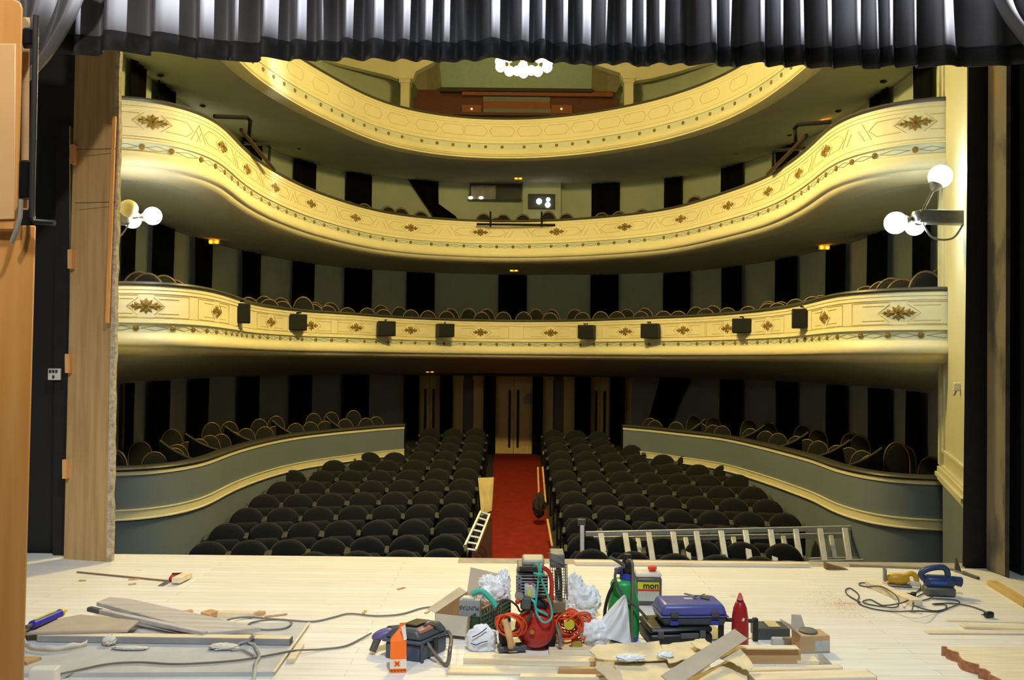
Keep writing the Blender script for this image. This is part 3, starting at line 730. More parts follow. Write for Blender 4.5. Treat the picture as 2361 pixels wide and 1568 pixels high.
# ================================================================ upper gallery behind the top parapet
YG = 20.6
def poly3(px, D, d, name, mat):
    pts = [pt(x, y, D) for x, y in px]; return struct(MB().slab(pts, (0, d, 0)).build(name, mat, sm=0))
poly3([(560, 60), (560, 120), (700, 122), (780, 146), (850, 163), (900, 175), (916, 182), (952, 182), (958, 165), (1000, 143), (1010, 20), (560, 20)], YG, 0.25, 'wall_gallery_arch_left', cream)
poly3([(1372, 20), (1375, 150), (1430, 168), (1434, 186), (1465, 186), (1500, 181), (1560, 166), (1640, 142), (1760, 110), (1760, 20)], YG, 0.25, 'wall_gallery_arch_right', cream)
for k, xc in enumerate([934, 1449]):
    mb = MB()
    for (x0, x1, y0, y1, d) in ((-15, 15, 178, 184, 0.06), (-13, 13, 184, 192, 0.03), (-11, 11, 192, 300, 0.0)):
        a = pt(xc + x0, y1, YG); b = pt(xc + x1, y0, YG); mb.box(((a.x + b.x) / 2, YG - d / 2 + 0.1, (a.z + b.z) / 2), (b.x - a.x, 0.3 + d, b.z - a.z))
    struct(mb.build('trim_%d' % (11 + k), cream, sm=0))
poly3([(1008, 60), (1008, 216), (1375, 216), (1375, 60)], 22.0, 0.1, 'wall_gallery_back', M('blue_green_paint', (168, 186, 168), 0.8, var=0.05))
def wing(pl, label):
    mb = MB(); mb.slab([pt(x, y, D) for x, y, D in pl], (0, 0.08, 0))
    tag(mb.build('acoustic_wing', M('wing_panel_paint', (132, 126, 100), 0.8, var=0.08), sm=0), label, 'panel')
wing([(949, 182, 20.9), (984, 155, 21.1), (984, 214, 21.1), (966, 212, 21.0)], 'dark angled panel beside the left gallery column, outer half')
wing([(984, 155, 21.1), (1012, 130, 21.5), (1018, 205, 21.5), (1006, 214, 21.4), (984, 214, 21.1)], 'dark angled panel left of the gallery recess, inner half')
wing([(1366, 130, 21.5), (1400, 140, 21.1), (1402, 214, 21.1), (1385, 216, 21.3), (1364, 206, 21.5)], 'dark angled panel right of the gallery recess, inner half')
wing([(1400, 146, 21.1), (1438, 180, 20.9), (1420, 214, 21.0), (1402, 214, 21.1)], 'dark angled panel beside the right gallery column, outer half')
c0 = pt(1190, 265, 20.4); t = thing('gallery_bench', 'long red-brown wooden bench with desks at the back of the top gallery', 'bench', c0)
def gb(name, x0, y0, x1, y1, D, d, mat): wallbox(name, x0, y0, x1, y1, D, d, mat, t)
gb('back_panel', 963, 214, 1415, 300, 20.9, 0.2, redwood); gb('top_rail', 1016, 209, 1366, 215, 20.8, 0.3, M('dark_top_rail', (44, 34, 26), 0.5))
gb('ledge', 1066, 216, 1412, 222, 20.75, 0.2, orangewood)
gb('front_panel', 953, 232, 1426, 300, 20.6, 0.2, redwood); gb('grey_cushion', 1114, 227, 1268, 237, 20.45, 0.2, dadogrey)
gb('centre_panel', 1114, 238, 1268, 256, 20.4, 0.2, orangewood); gb('grey_step', 1114, 256, 1270, 264, 20.3, 0.3, dadogrey); gb('shelf', 1020, 265, 1330, 268, 20.25, 0.3, redwood)
for x0, x1 in ((1065, 1110), (1271, 1318)):
    gb('desk', x0, 245, x1, 266, 20.3, 0.2, orangewood)
    p = pt((x0 + x1) / 2, 251, 20.18); MB().sphere(p, 0.022, 8, 5).build('pilot_lamp', emis('pilot_lamp', (255, 230, 120), 4), t, True)
# ================================================================ black loudspeakers hung on the lower balcony
spk = [(549, 700, 745, 44), (684, 725, 762, 42), (890, 741, 775, 44), (1026, 747, 777, 42), (1354, 750, 781, 42), (1500, 747, 780, 42), (1713, 735, 768, 44), (1855, 713, 757, 46)]
for k, (x, y0, y1, w_) in enumerate(spk):
    zc = Z1 - 0.2; i, P, tt, nr = at_px(C1, x, zc)
    D0 = P.y; c = pt(x, (y0 + y1) / 2, D0 + nr.y * 0.27); h = (y1 - y0) / F * D0
    face = Vector((-0.32 * (1 if x > 1190 else -1), -1, 0)).normalized(); rz = atan2(face.x, -face.y)
    wd_ = 0.34
    t = thing('loudspeaker', 'black loudspeaker hung on the lower balcony, %s from the left' % nth(k), 'loudspeaker', c, rz, 'loudspeakers on the lower balcony')
    cb_ = MB().box((0, 0.0, 0), (wd_, 0.30, h)).build('cabinet', M('speaker_cabinet', (30, 30, 32), 0.6, var=0.2, scale=30), t, bev=0.012)
    MB().box((0, -0.154, 0), (wd_ * 0.9, 0.012, h * 0.92)).build('grille', M('speaker_grille', (18, 18, 19), 0.8, var=0.3, scale=200), cb_, bev=0.004)
    dist = max(0.12, (Vector((P.x, P.y, 0)) - Vector((c.x, c.y, 0))).length)
    inv = Matrix.Rotation(-rz, 3, 'Z'); q = inv @ (Vector((P.x, P.y, c.z)) + nr * 0.01 - Vector(c)); q2 = inv @ (Vector((P.x, P.y, c.z)) + nr * 0.06 - Vector(c))
    mb = MB(); mb.tube([(0, 0, h / 2), (0, 0, h / 2 + 0.03), q2 + Vector((0, 0, h / 2 + 0.035)), q + Vector((0, 0, h / 2 + 0.035)), q + Vector((0, 0, 0.0))], 0.012, 6); mb.build('bracket', blackmetal, t)
# ================================================================ pipe frames and the lamp bar of the upper balcony
def pframe(label, A, B, bar):
    t = thing('pipe_frame', label, 'pipe frame', A[0])
    MB().tube(A, 0.03, 8).build('pipe_arm', blackmetal, t, True); MB().tube(B, 0.024, 8).build('pipe_arm', blackmetal, t, True)
    MB().tube(bar, 0.03, 8).build('cross_bar', M('brown_metal', (62, 46, 38), 0.5, 0.4), t, True)
pframe('black pipe frame at the left bend of the upper balcony', [pt(494, 268, 11.3), pt(570, 271, 11.8), pt(577, 278, 11.8), pt(574, 318, 12.2)], [pt(560, 330, 11.9), pt(618, 334, 12.8), pt(623, 342, 12.8), pt(619, 378, 13.2)], [pt(556, 299, 11.7), pt(632, 392, 13.1)])
pframe('black pipe frame at the right bend of the upper balcony', [pt(1914, 281, 11.3), pt(1840, 287, 11.8), pt(1832, 296, 11.8), pt(1834, 325, 12.2)], [pt(1855, 342, 11.9), pt(1788, 347, 12.8), pt(1782, 354, 12.8), pt(1783, 388, 13.2)], [pt(1860, 312, 11.7), pt(1770, 402, 13.3)])
i, P, tt, nr = at_px(C2, 1190, Z2)
t = thing('lamp_bar', 'black horizontal lamp bar clamped to the centre front of the upper balcony', 'lamp bar', pt(1190, 518, P.y - 0.22))
MB().tube([pt(1099, 517, P.y - 0.22), pt(1280, 519, P.y - 0.22)], 0.026, 8).build('bar', blackmetal, t, True)
for x in (1131, 1249):
    MB().tube([pt(x, 523, P.y - 0.22), pt(x, 489, P.y - 0.22), pt(x, 489, P.y + 0.02), pt(x, 506, P.y + 0.06)], 0.022, 8).build('clamp_post', blackmetal, t, True)
# ================================================================ stage valance
def satin():
    m = M('black_satin', (104, 104, 110), 0.5, var=0.06, scale=3, spec=0.5); return m
edges = [60, 118, 178, 232, 345, 452, 525, 598, 665, 727, 780, 836, 908, 960, 1012, 1052, 1094, 1172, 1230, 1272, 1322, 1372, 1414, 1466, 1500, 1545, 1585, 1660, 1700, 1770, 1812, 1865, 1925, 1990, 2026, 2066, 2112, 2220, 2330, 2440, 2560]
def botpx(x):
    tb = [(60, 110), (178, 128), (345, 132), (450, 136), (600, 143), (850, 143), (1012, 146), (1172, 142), (1322, 150), (1465, 155), (1500, 152), (1800, 158), (2112, 159), (2220, 154), (2361, 150), (2560, 148)]
    for (a, ya), (b, yb) in zip(tb, tb[1:]):
        if x <= b: return ya + (yb - ya) * (x - a) / (b - a)
    return 150
rv = random.Random(3)
amps = [0.15 + 0.10 * rv.random() for _ in edges]; rs = [rv.uniform(-1, 1) for _ in edges]; drift = [rv.uniform(-10, 10) for _ in edges]; bv = [rv.uniform(-4, 5) for _ in edges]
def fold(px, v):          # v: 0 bottom .. 1 top
    for k in range(len(edges) - 1):
        e0, e1 = edges[k] + drift[k] * v, edges[k + 1] + drift[k + 1] * v
        if px <= e1:
            f_ = max(0, (px - e0) / (e1 - e0)); a = amps[k] * min(1.0, (e1 - e0) / 70)
            q = 0.40 + 0.14 * rs[k]
            s_ = 0.5 - 0.5 * cos(pi * (f_ / q)) if f_ < q else 0.5 + 0.5 * cos(pi * ((f_ - q) / (1 - q)))
            return a * s_ * (1.0 - 0.25 * v), bv[k] * sin(pi * f_) + bv[k] * 0.4
    return 0, 0
YV = 6.05; t = thing('stage_valance', 'gathered black satin stage valance hanging across the whole top', 'curtain', (0, YV, 4.1))
NX = 760
def vf(z0, z1, extra):
    def fn(u, v):
        px = 62 + (2480 - 62) * u
        d, b = fold(px, v if extra else 0.0)
        base = pt(px, botpx(px) + b, YV)
        hem = 0.145; base.z -= d * 0.24
        zz = base.z + (hem + (5.6 - base.z - hem) * v if extra else hem * v)
        flare = 0.0 if extra else 0.01 * (1 - v)
        return Vector((base.x, YV - d - flare - (0 if extra else 0.004), zz))
    return fn
MB().grid(vf(0, 1, True), NX, 8).build('cloth', satin(), t, True, sm=180)
MB().grid(vf(0, 1, False), NX, 3).build('hem', M('black_hem_cloth', (46, 46, 49), 0.7, var=0.15, scale=20), t, True, sm=180, thick=0.006)
def swag(name, label, A, B, D):
    t = thing('side_curtain', label, 'curtain', pt(A[0][0], A[0][1], D)); a = spline([pt(x, y, D) for x, y in A], 8); b = spline([pt(x, y, D) for x, y in B], 8)
    def fn(u, v):
        i = min(int(v * (len(a) - 1)), len(a) - 2); f_ = v * (len(a) - 1) - i
        p = a[i].lerp(a[i + 1], f_); q = b[i].lerp(b[i + 1], f_); r = p.lerp(q, u)
        return r + Vector((0, -0.07 * sin(u * pi * 7) * (0.4 + 0.6 * v) - 0.1 * sin(u * pi), 0))
    MB().grid(fn, 70, 16).build('cloth', satin(), t, True, sm=180, thick=0.006)
swag('side_curtain', 'black satin side curtain drawn aside at the top left of the stage', [(-60, -60), (-30, 60), (-40, 200), (-60, 330)], [(215, -60), (175, 40), (120, 130), (60, 195)], 5.75)
swag('side_curtain', 'black satin side curtain drawn aside at the top right of the stage', [(2270, -60), (2300, 20), (2340, 80), (2400, 150)], [(2500, -60), (2510, 20), (2520, 90), (2560, 300)], 5.8)
# ================================================================ stage left side: black wall, plywood flat, near door
ply = wood('plywood', (196, 164, 112), (174, 138, 88), 0.55, 0.5, 2)
paleply = wood('pale_batten', (226, 170, 104), (204, 144, 82), 0.5, 1, 2)
spk_m = bpy.data.materials.new('speckled_black_paint'); spk_m.use_nodes = True
nt = spk_m.node_tree; b_ = nt.nodes['Principled BSDF']; tc = nt.nodes.new('ShaderNodeTexCoord'); nz = nt.nodes.new('ShaderNodeTexNoise'); cr = nt.nodes.new('ShaderNodeValToRGB')
nz.inputs['Scale'].default_value = 9; nz.inputs['Detail'].default_value = 3; nt.links.new(tc.outputs['Object'], nz.inputs['Vector']); nt.links.new(nz.outputs[0], cr.inputs[0])
cr.color_ramp.elements[0].color = lin((22, 22, 23)) + [1]; cr.color_ramp.elements[0].position = 0.735; cr.color_ramp.elements[1].color = lin((170, 170, 165)) + [1]; cr.color_ramp.elements[1].position = 0.75
nt.links.new(cr.outputs[0], b_.inputs['Base Color']); b_.inputs['Roughness'].default_value = 0.6
a = pt(40, 700, 7.1); b = pt(170, 700, 7.1)
struct(MB().box(((-7 + b.x + 0.1) / 2, 7.2, 2.3), (b.x + 0.1 + 7, 0.2, 4.7)).build('wall_stage_left', spk_m, sm=0))
struct(MB().slab([pt(122, 1284, 6.98), pt(160, 1284, 6.98), pt(160, 290, 6.98), pt(130, 290, 6.98)], (0, 0.12, 0)).build('trim_13', black_m, sm=0))
PF = [pt(147, 1287, 6.86), pt(246, 1294, 6.78), pt(246 + 27, -200, 6.78), pt(147 + 34, -200, 6.86)]
for q in PF[:2]: q.z = 0.0
t = thing('plywood_flat', 'tall bare plywood sheet standing at the left edge of the stage opening', 'plywood sheet', PF[0])
MB().slab(PF, (0, 0.03, 0)).build('sheet', ply, t, True, sm=0)
n_ = 60; mb = MB(); rr = random.Random(5); vs_ = []
for k in range(n_ + 1):
    f_ = k / n_; p = PF[1].lerp(PF[2], f_); w_ = 0.028 + 0.012 * rr.random()
    vs_ += [p + Vector((0.0, -0.004, 0)), p + Vector((w_, 0.0, 0)), p + Vector((w_, 0.05, 0)), p + Vector((0, 0.05, 0))]
mb.add(vs_, [(4 * i + j, 4 * i + (j + 1) % 4, 4 * i + 4 + (j + 1) % 4, 4 * i + 4 + j) for i in range(n_) for j in range(4)] + [(0, 1, 2, 3), (4 * n_, 4 * n_ + 1, 4 * n_ + 2, 4 * n_ + 3)])
mb.build('torn_edge', M('torn_plaster_edge', (176, 164, 142), 0.85, var=0.35, scale=30), t, True, sm=0)
for y in (355, 597, 838, 1082):
    x = 147 + (1287 - y) * 0.0255
    MB().slab([pt(x - 9, y - 22, 6.8), pt(x + 1, y - 22, 6.8), pt(x + 1, y + 22, 6.8), pt(x - 9, y + 22, 6.8)], (0, 0.06, 0)).build('wood_shim', paleply, t, True, sm=0)
for y in (345, 468):
    MB().tube([pt(176 - (y > 400) * 2, y, 6.75), pt(268 - (y > 400) * 2, y - 2, 6.72)], 0.003, 5).build('joint_wire', M('dark_joint', (66, 48, 34), 0.7), t, True)
pa, pb = pt(264, 268, 6.72), pt(247, 745, 6.72)
o = MB().beam(pa, pb, 0.028, 0.02, (0, 1, 0)).build('wood_batten', wood('orange_batten', (224, 160, 88), (206, 138, 66), 0.5, 1, 2), bev=0.003); tag(o, 'thin orange wood strip fixed upright on the plywood sheet', 'wood strip')
# white socket with paint marks
p = pt(126, 863, 6.96); t = thing('wall_switch_box', 'white switch box on the black wall left of the plywood sheet', 'switch box', p)
pl_ = MB().box((0, 0, 0), (0.10, 0.03, 0.095)).build('plate', M('white_plate', (206, 206, 204), 0.5), t, bev=0.006)
for k in range(3): MB().box((-0.028 + k * 0.026, -0.018, 0.024), (0.016, 0.012, 0.024)).build('switch', M('switch_grey', (60, 60, 60), 0.5), pl_)
MB().box((0.0, -0.018, -0.02), (0.016, 0.012, 0.024)).build('switch', M('switch_grey', (60, 60, 60), 0.5), pl_)
# near wooden door with a cremone bolt
dw = wood('orange_door_veneer', (206, 146, 78), (192, 128, 58), 0.45, 0.4, 2)
D2 = 2.55; base = pt(40, 1400, D2); base.z = 0
t = thing('wooden_door', 'orange-brown wooden door seen edge-on at the far left, nearest the camera', 'door', base)
xr = pt(49, 200, D2).x; xl = xr - 0.9; zt_ = pt(48, -4, D2).z
zm = pt(48, 517, D2).z; xr2 = pt(63, 1000, D2).x
MB().prism([(xl, zm - 0.02), (xr, zm - 0.02), (xr, zt_ - 0.03), (xr - 0.008, zt_ - 0.01), (xr - 0.03, zt_), (xl, zt_)], 0, 0.04, Matrix(((1, 0, -0.58, 0), (0, 0, 1, D2), (0, 1, 0, 0), (0, 0, 0, 1)))).build('upper_leaf', dw, t, True, bev=0.006)
MB().slab([(xl, D2 + 0.02, 0.0), (pt(46, 1500, D2).x, D2 + 0.02, 0.0), (xr2, D2 + 0.02, zm), (xl, D2 + 0.02, zm)], (-0.036, 0.06, 0)).build('lower_leaf', dw, t, True, bev=0.004)
MB().slab([pt(52, 40, D2 + 0.06), pt(69, 40, D2 + 0.06), pt(66, 480, D2 + 0.06), pt(49, 480, D2 + 0.06)], (-0.02, 0.03, 0)).build('edge_strip', M('pale_door_edge', (214, 172, 120), 0.5, var=0.15), t, True, sm=0)
MB().slab([pt(-40, 100, D2 - 0.004), pt(36, 100, D2 - 0.004), pt(34, 506, D2 - 0.004), pt(-40, 508, D2 - 0.004)], (0, 0.006, 0)).build('inset_panel', M('pale_door_panel', (206, 158, 104), 0.45, var=0.05), t, True, bev=0.003)
for (y0, y1, x0, x1) in ((62, 103, 52, 80), (368, 456, 44, 76)):
    MB().slab([pt(x0, y0, D2 + 0.0), pt(x1, y0, D2 + 0.0), pt(x1 - 1, y1, D2 + 0.0), pt(x0 - 1, y1, D2 + 0.0)], (-0.02, 0.04, 0)).build('bolt_bracket', blackmetal, t, True, bev=0.006)
rod = [pt(83, 36, D2 - 0.005), pt(79, 250, D2 - 0.005), pt(74, 470, D2 - 0.005), pt(74, 500, D2 - 0.005), pt(80, 511, D2 - 0.005), pt(126, 514, D2 - 0.01)]
MB().tube(rod, 0.0085, 10).build('bolt_rod', M('bolt_steel', (62, 58, 56), 0.4, 0.5), t, True, sm=60)
MB().tube([pt(48, 460, D2 - 0.01), pt(46, 500, D2 - 0.012), pt(38, 530, D2 - 0.015), pt(26, 560, D2 - 0.012)], 0.007, 8).build('pull_cord', M('grey_cord', (128, 118, 104), 0.7), t, True, sm=60)
# ================================================================ stage right side: black reveal and stripped plaster pier
struct(MB().slab([pt(2219, 1306, 6.9), pt(2292, 1309, 6.9), pt(2296, -200, 6.9), pt(2237, -200, 6.9)], (0.42, 0.75, 0)).build('wall_stage_right_reveal', black_m, sm=0))
pm_ = bpy.data.materials.new('stripped_plaster'); pm_.use_nodes = True
nt = pm_.node_tree; b_ = nt.nodes['Principled BSDF']; tc = nt.nodes.new('ShaderNodeTexCoord'); mp = nt.nodes.new('ShaderNodeMapping'); nz = nt.nodes.new('ShaderNodeTexNoise'); cr = nt.nodes.new('ShaderNodeValToRGB')
mp.inputs['Scale'].default_value = (3, 3, 1.1); nz.inputs['Scale'].default_value = 1.3; nz.inputs['Detail'].default_value = 4
nt.links.new(tc.outputs['Object'], mp.inputs[0]); nt.links.new(mp.outputs[0], nz.inputs['Vector']); nt.links.new(nz.outputs[0], cr.inputs[0])
es = cr.color_ramp.elements; es[0].position = 0.40; es[0].color = lin((84, 82, 78)) + [1]; es[1].position = 0.48; es[1].color = lin((120, 114, 98)) + [1]
e = es.new(0.62); e.color = lin((128, 121, 104)) + [1]; e = es.new(0.82); e.color = lin((160, 116, 48)) + [1]
nt.links.new(cr.outputs[0], b_.inputs['Base Color']); b_.inputs['Roughness'].default_value = 0.85
struct(MB().slab([pt(2275, 1313, 6.82), pt(2318, 1328, 6.6), pt(2324, -200, 6.6), pt(2280, -200, 6.82)], (0.16, 0.3, 0)).build('wall_stage_right_pier', pm_, sm=0))
struct(MB().slab([pt(2317, 1329, 6.58), pt(2327, 1331, 6.58), pt(2332, -200, 6.58), pt(2322, -200, 6.58)], (0.16, 0.3, 0)).build('trim_14', M('worn_grey_edge', (70, 66, 62), 0.8, var=0.4, scale=8), sm=0))
struct(MB().box((6.6, 6.75, 2.4), (5.2, 0.2, 4.9)).build('wall_stage_right', spk_m, sm=0))
# small white sensor on the cream splay wall
p = pt(2203, 892, 8.4); t = thing('wall_sensor', 'small white sensor box high on the cream right splay wall', 'sensor', p)
d = Vector((FRR[0] - NR[0], FRR[1] - NR[1], 0)).normalized(); nn = Vector((-d.y, d.x, 0))
q = Vector((NR[0], NR[1], 0)) + d * 0.62 + nn * 0.03; q.z = p.z; t.location = q; ORIG[t.name] = q
MB().box((0, 0, 0), (0.07, 0.06, 0.085), Matrix((nn, d, Vector((0, 0, 1)))).transposed()).build('housing', M('white_plastic', (222, 218, 205), 0.4), t, bev=0.01)
MB().cyl((0, 0, -0.03), Vector((0, 0, -0.03)) + nn * 0.03 + Vector((0, 0, -0.06)), 0.008, n=8).build('lead', M('grey_cord', (128, 118, 104), 0.7), t)
# ================================================================ stalls seats
velvet = M('grey_green_velvet', (34, 36, 36), 0.85, var=0.08, scale=30, sheen=0.15, spec=0.15)
armm = M('seat_arm_paint', (70, 72, 66), 0.6, var=0.1)
def arch(hw, z0, z1, z2, n=14, e=1.0):
    P = [(-hw, z0), (-hw, z1)]
    for k in range(1, n): a = pi - pi * k / n; P.append((hw * cos(a), z1 + (z2 - z1) * sin(a) ** e))
    return P + [(hw, z1), (hw, z0)]
def pillow(mb, P, y0, y1, inset, ctr):
    """outline P (x,z) as a padded slab between y0 (front) and y1 (back)"""
    rings = []
    c = Vector((ctr[0], ctr[1]))
    def ring(y, s_): rings.append([(c.x + (p[0] - c.x) * s_, y, c.y + (p[1] - c.y) * s_) for p in P])
    ring(y0, 0.55); ring(y0 + 0.006, 0.86); ring(y0 + inset, 0.97); ring(y0 + inset * 2, 1.0); ring(y1 - inset, 1.0); ring(y1, 0.95)
    n = len(P); vs_ = [v for r in rings for v in r]; fs = []
    for i in range(len(rings) - 1):
        for j in range(n): j2 = (j + 1) % n; fs.append((i * n + j, i * n + j2, (i + 1) * n + j2, (i + 1) * n + j))
    fs += [tuple(range(n)), tuple((len(rings) - 1) * n + j for j in range(n))]
    return mb.add(vs_, fs)
seat0 = thing('theatre_seat', 'seat', 'theatre seat', (0, 0, 0))
mb = MB(); pillow(mb, arch(0.265, 0.36, 0.66, 0.90), -0.05, 0.06, 0.016, (0, 0.63)); mb.build('backrest', velvet, seat0, sm=60)
mb = MB(); pillow(mb, [(-0.23, 0.40), (-0.23, 0.58), (-0.15, 0.68), (0.15, 0.68), (0.23, 0.58), (0.23, 0.40)], -0.16, -0.055, 0.02, (0, 0.54)); mb.build('seat_cushion', velvet, seat0, sm=60)
for s_ in (-1, 1):
    mb = MB(); mb.box((s_ * 0.285, -0.10, 0.36), (0.03, 0.26, 0.716)); sf = mb.build('side_frame', blackmetal, seat0)
    mb = MB(); mb.box((s_ * 0.285, -0.16, 0.735), (0.05, 0.36, 0.035)); mb.build('armrest', armm, sf, bev=0.01)
ROWS = [ # row D, left tops from the aisle outward, right tops from the aisle outward (photo pixels)
 (11.6, [(1016, 1266), (925, 1269), (824, 1271), (722, 1273)], [(1365, 1267), (1461, 1272), (1558, 1277), (1655, 1280), (1752, 1284)]),
 (12.53, [(1028, 1233), (939, 1235), (847, 1238), (758, 1241), (665, 1244), (575, 1246), (480, 1249)], [(1350, 1233), (1438, 1237), (1528, 1241), (1620, 1246), (1712, 1250), (1806, 1254)]),
 (13.46, [(1040, 1195), (954, 1198), (871, 1200), (785, 1201), (701, 1204), (615, 1205), (524, 1207)], [(1343, 1194), (1422, 1199), (1506, 1204), (1592, 1209), (1677, 1213), (1763, 1217)]),
 (14.39, [(1047, 1161), (969, 1163), (890, 1165), (815, 1166), (735, 1168), (652, 1170), (570, 1171)], [(1333, 1162), (1409, 1166), (1486, 1169), (1562, 1174), (1645, 1177), (1727, 1180), (1809, 1183)]),
 (15.3, [(1055, 1131), (982, 1133), (910, 1134), (837, 1135), (764, 1137), (688, 1139), (610, 1140)], [(1323, 1133), (1394, 1136), (1467, 1138), (1541, 1142), (1614, 1144), (1691, 1148), (1769, 1151)]),
 (16.25, [(1064, 1104), (997, 1105), (927, 1106), (857, 1108), (790, 1109), (720, 1109), (650, 1110)], [(1312, 1107), (1381, 1109), (1452, 1111), (1520, 1114), (1590, 1117), (1662, 1120), (1736, 1122)]),
 (17.2, [(1073, 1079), (1009, 1081), (943, 1083), (874, 1084), (809, 1084), (743, 1085), (674, 1084)], [(1303, 1084), (1368, 1085), (1435, 1086), (1500, 1089), (1566, 1091), (1631, 1094), (1702, 1094)]),
 (18.1, [(1078, 1058), (1017, 1059), (957, 1060), (893, 1061), (830, 1061), (770, 1061), (706, 1060)], [(1295, 1059), (1358, 1062), (1419, 1064), (1481, 1066), (1546, 1069), (1610, 1071), (1673, 1072)]),
 (19.05, [(1084, 1039), (1027, 1040), (968, 1041), (910, 1043), (851, 1043), (787, 1040)], [(1292, 1039), (1352, 1041), (1413, 1044), (1468, 1047), (1529, 1048), (1588, 1048)]),
 (20.0, [(1089, 1020), (1035, 1021), (982, 1021), (922, 1021), (865, 1021)], [(1287, 1021), (1343, 1024), (1398, 1026), (1457, 1026), (1512, 1028)]),
 (20.9, [(1093, 1004), (1042, 1005), (988, 1005)], [(1284, 1006), (1335, 1008), (1386, 1010)]),
 (21.75, [(1097, 987), (1045, 988), (992, 987)], [(1276, 991), (1328, 992), (1379, 994)])]
first = True
K8 = 0.86
for r, (D0, Ls, Rs) in enumerate(ROWS):
    D0 = D0 * K8
    for sd, lst in (('left', Ls), ('right', Rs)):
        for k, (x, y) in enumerate(lst):
            D = D0
            for _ in range(3): D = D0 - 0.038 * (pt(x, y, D).x - 0.1) ** 2
            p = pt(x, y, D - 0.0); zf_ = floorz(D0); sz = (p.z - zf_) / 0.90; sw = 0.875
            rz = atan2(-0.07 * p.x, 1.0)
            lab = 'dark round-backed seat %s of the aisle, %s row from stage, %s from aisle' % (sd, nth(r), nth(k))
            if first:
                o = seat0; o.location = (p.x, D, zf_); o.rotation_euler = (0, 0, rz); o.scale = (sw, sw, sz); o['label'] = lab; o['group'] = 'seats of the stalls'; first = False
            else: dup(seat0, (p.x, D, zf_), rz, (sw, sw, sz), lab, 'seats of the stalls')
# ================================================================ bentwood chairs of boxes and balconies
giltwood = M('shaded_gilt_bentwood', (98, 78, 48), 0.4, 0.15, var=0.2, scale=20, spec=0.7)  # gilt darkened to carry the shade under the balconies
chairpad = M('shaded_green_chair_velvet', (24, 26, 23), 0.85, var=0.1, scale=30, sheen=0.05)  # dark upholstery, darkened further for the same balcony shade
chair0 = thing('bentwood_chair', 'chair', 'chair', (0, 0, 0))
A_ = [(p[0], 0.16 + (p[1] - 0.45) * 0.10, p[1]) for p in arch(0.225, 0.45, 0.62, 0.90, 14, 0.85)]
bfr = MB().tube(A_, 0.017, 7).build('back_frame', giltwood, chair0, sm=60)
mb = MB(); pillow(mb, arch(0.205, 0.47, 0.62, 0.88, 12, 0.85), 0.165, 0.20, 0.008, (0, 0.66)); mb.build('back_pad', chairpad, bfr, sm=60)
mb = MB(); mb.prism([(-0.22, 0.18), (-0.24, -0.18), (-0.2, -0.24), (0.2, -0.24), (0.24, -0.18), (0.22, 0.18)], 0.41, 0.47); mb.build('seat_pad', chairpad, chair0, bev=0.015)
for sx, sy in ((-1, -1), (1, -1), (-1, 1), (1, 1)):
    MB().tube([(sx * 0.2, sy * 0.19, 0.42), (sx * 0.215, sy * 0.22, 0.0)], [0.018, 0.013], 6).build('leg', giltwood, chair0)
cfirst = [True]
def chair(curve, zr, px, py, d, deck, label, grp, far=0.9):
    cw_ = 0.74 if zr == ZB else 0.88
    oc = off(curve, -d)
    i = min(range(1, len(oc) - 1), key=lambda k: abs(pix((oc[k].x, oc[k].y, zr + 0.1))[0] - px)); P = oc[i]
    zt_ = pt(px, py, P.y + 0.0).z; sz = min(1.6, max(0.75, (zt_ - deck) / 0.915))
    t = oc[i + 1] - oc[i - 1]; nr = Vector((t.y, -t.x, 0)).normalized(); f_ = (nr * 0.5 + Vector((-P.x * 0.06, -1, 0))).normalized()
    rz = atan2(f_.x, -f_.y)
    back = Vector((sin(rz), -cos(rz), 0)) * 0.18 * cw_
    loc = (P.x + back.x, P.y + back.y, deck)
    if cfirst[0]:
        o = chair0; o.location = loc; o.rotation_euler = (0, 0, rz); o.scale = (cw_, cw_, sz); o['label'] = label; o['group'] = grp; cfirst[0] = False; return o
    return dup(chair0, loc, rz, (cw_, cw_, sz), label, grp)
bl = [(262, 1036), (353, 1041), (398, 1032), (406, 1024), (432, 1018), (455, 1011), (480, 1003), (511, 1000), (537, 995), (571, 987), (607, 983), (635, 982), (676, 975), (712, 972), (749, 970), (791, 965), (839, 963), (876, 960)]
blb = [(321, 1017), (401, 989), (493, 973), (523, 971), (603, 965), (632, 958), (724, 952), (759, 949), (880, 946)]
br = [(1482, 963), (1516, 969), (1560, 972), (1611, 976), (1647, 979), (1669, 981), (1732, 987), (1762, 993), (1797, 998), (1832, 1005), (1863, 1012), (1889, 1016), (1929, 1026), (1955, 1031), (1988, 1038), (2012, 1049)]
brb = [(1597, 957), (1646, 961), (1730, 966), (1770, 972), (1850, 979), (1883, 988), (1958, 997), (1986, 1002), (2066, 1019), (2081, 1026), (2147, 1052)]
zd = ZB - 0.70
for k, (x, y) in enumerate(bl): chair(CL, ZB, x, y, 0.74, zd, 'gilt-framed rounded chair at the rail of the left stalls boxes, %s from the left' % nth(k), 'front chairs of the left boxes')
for k, (x, y) in enumerate(blb): chair(CL, ZB, x, y, 1.5, zd, 'shadowed rounded chair at the back of the left stalls boxes, %s from the left' % nth(k), 'back chairs of the left boxes')
for k, (x, y) in enumerate(br): chair(CR, ZB, x, y, 0.74, zd, 'gilt-framed rounded chair at the rail of the right stalls boxes, %s from the left' % nth(k), 'front chairs of the right boxes')
for k, (x, y) in enumerate(brb): chair(CR, ZB, x, y, 1.5, zd, 'shadowed rounded chair at the back of the right stalls boxes, %s from the left' % nth(k), 'back chairs of the right boxes')
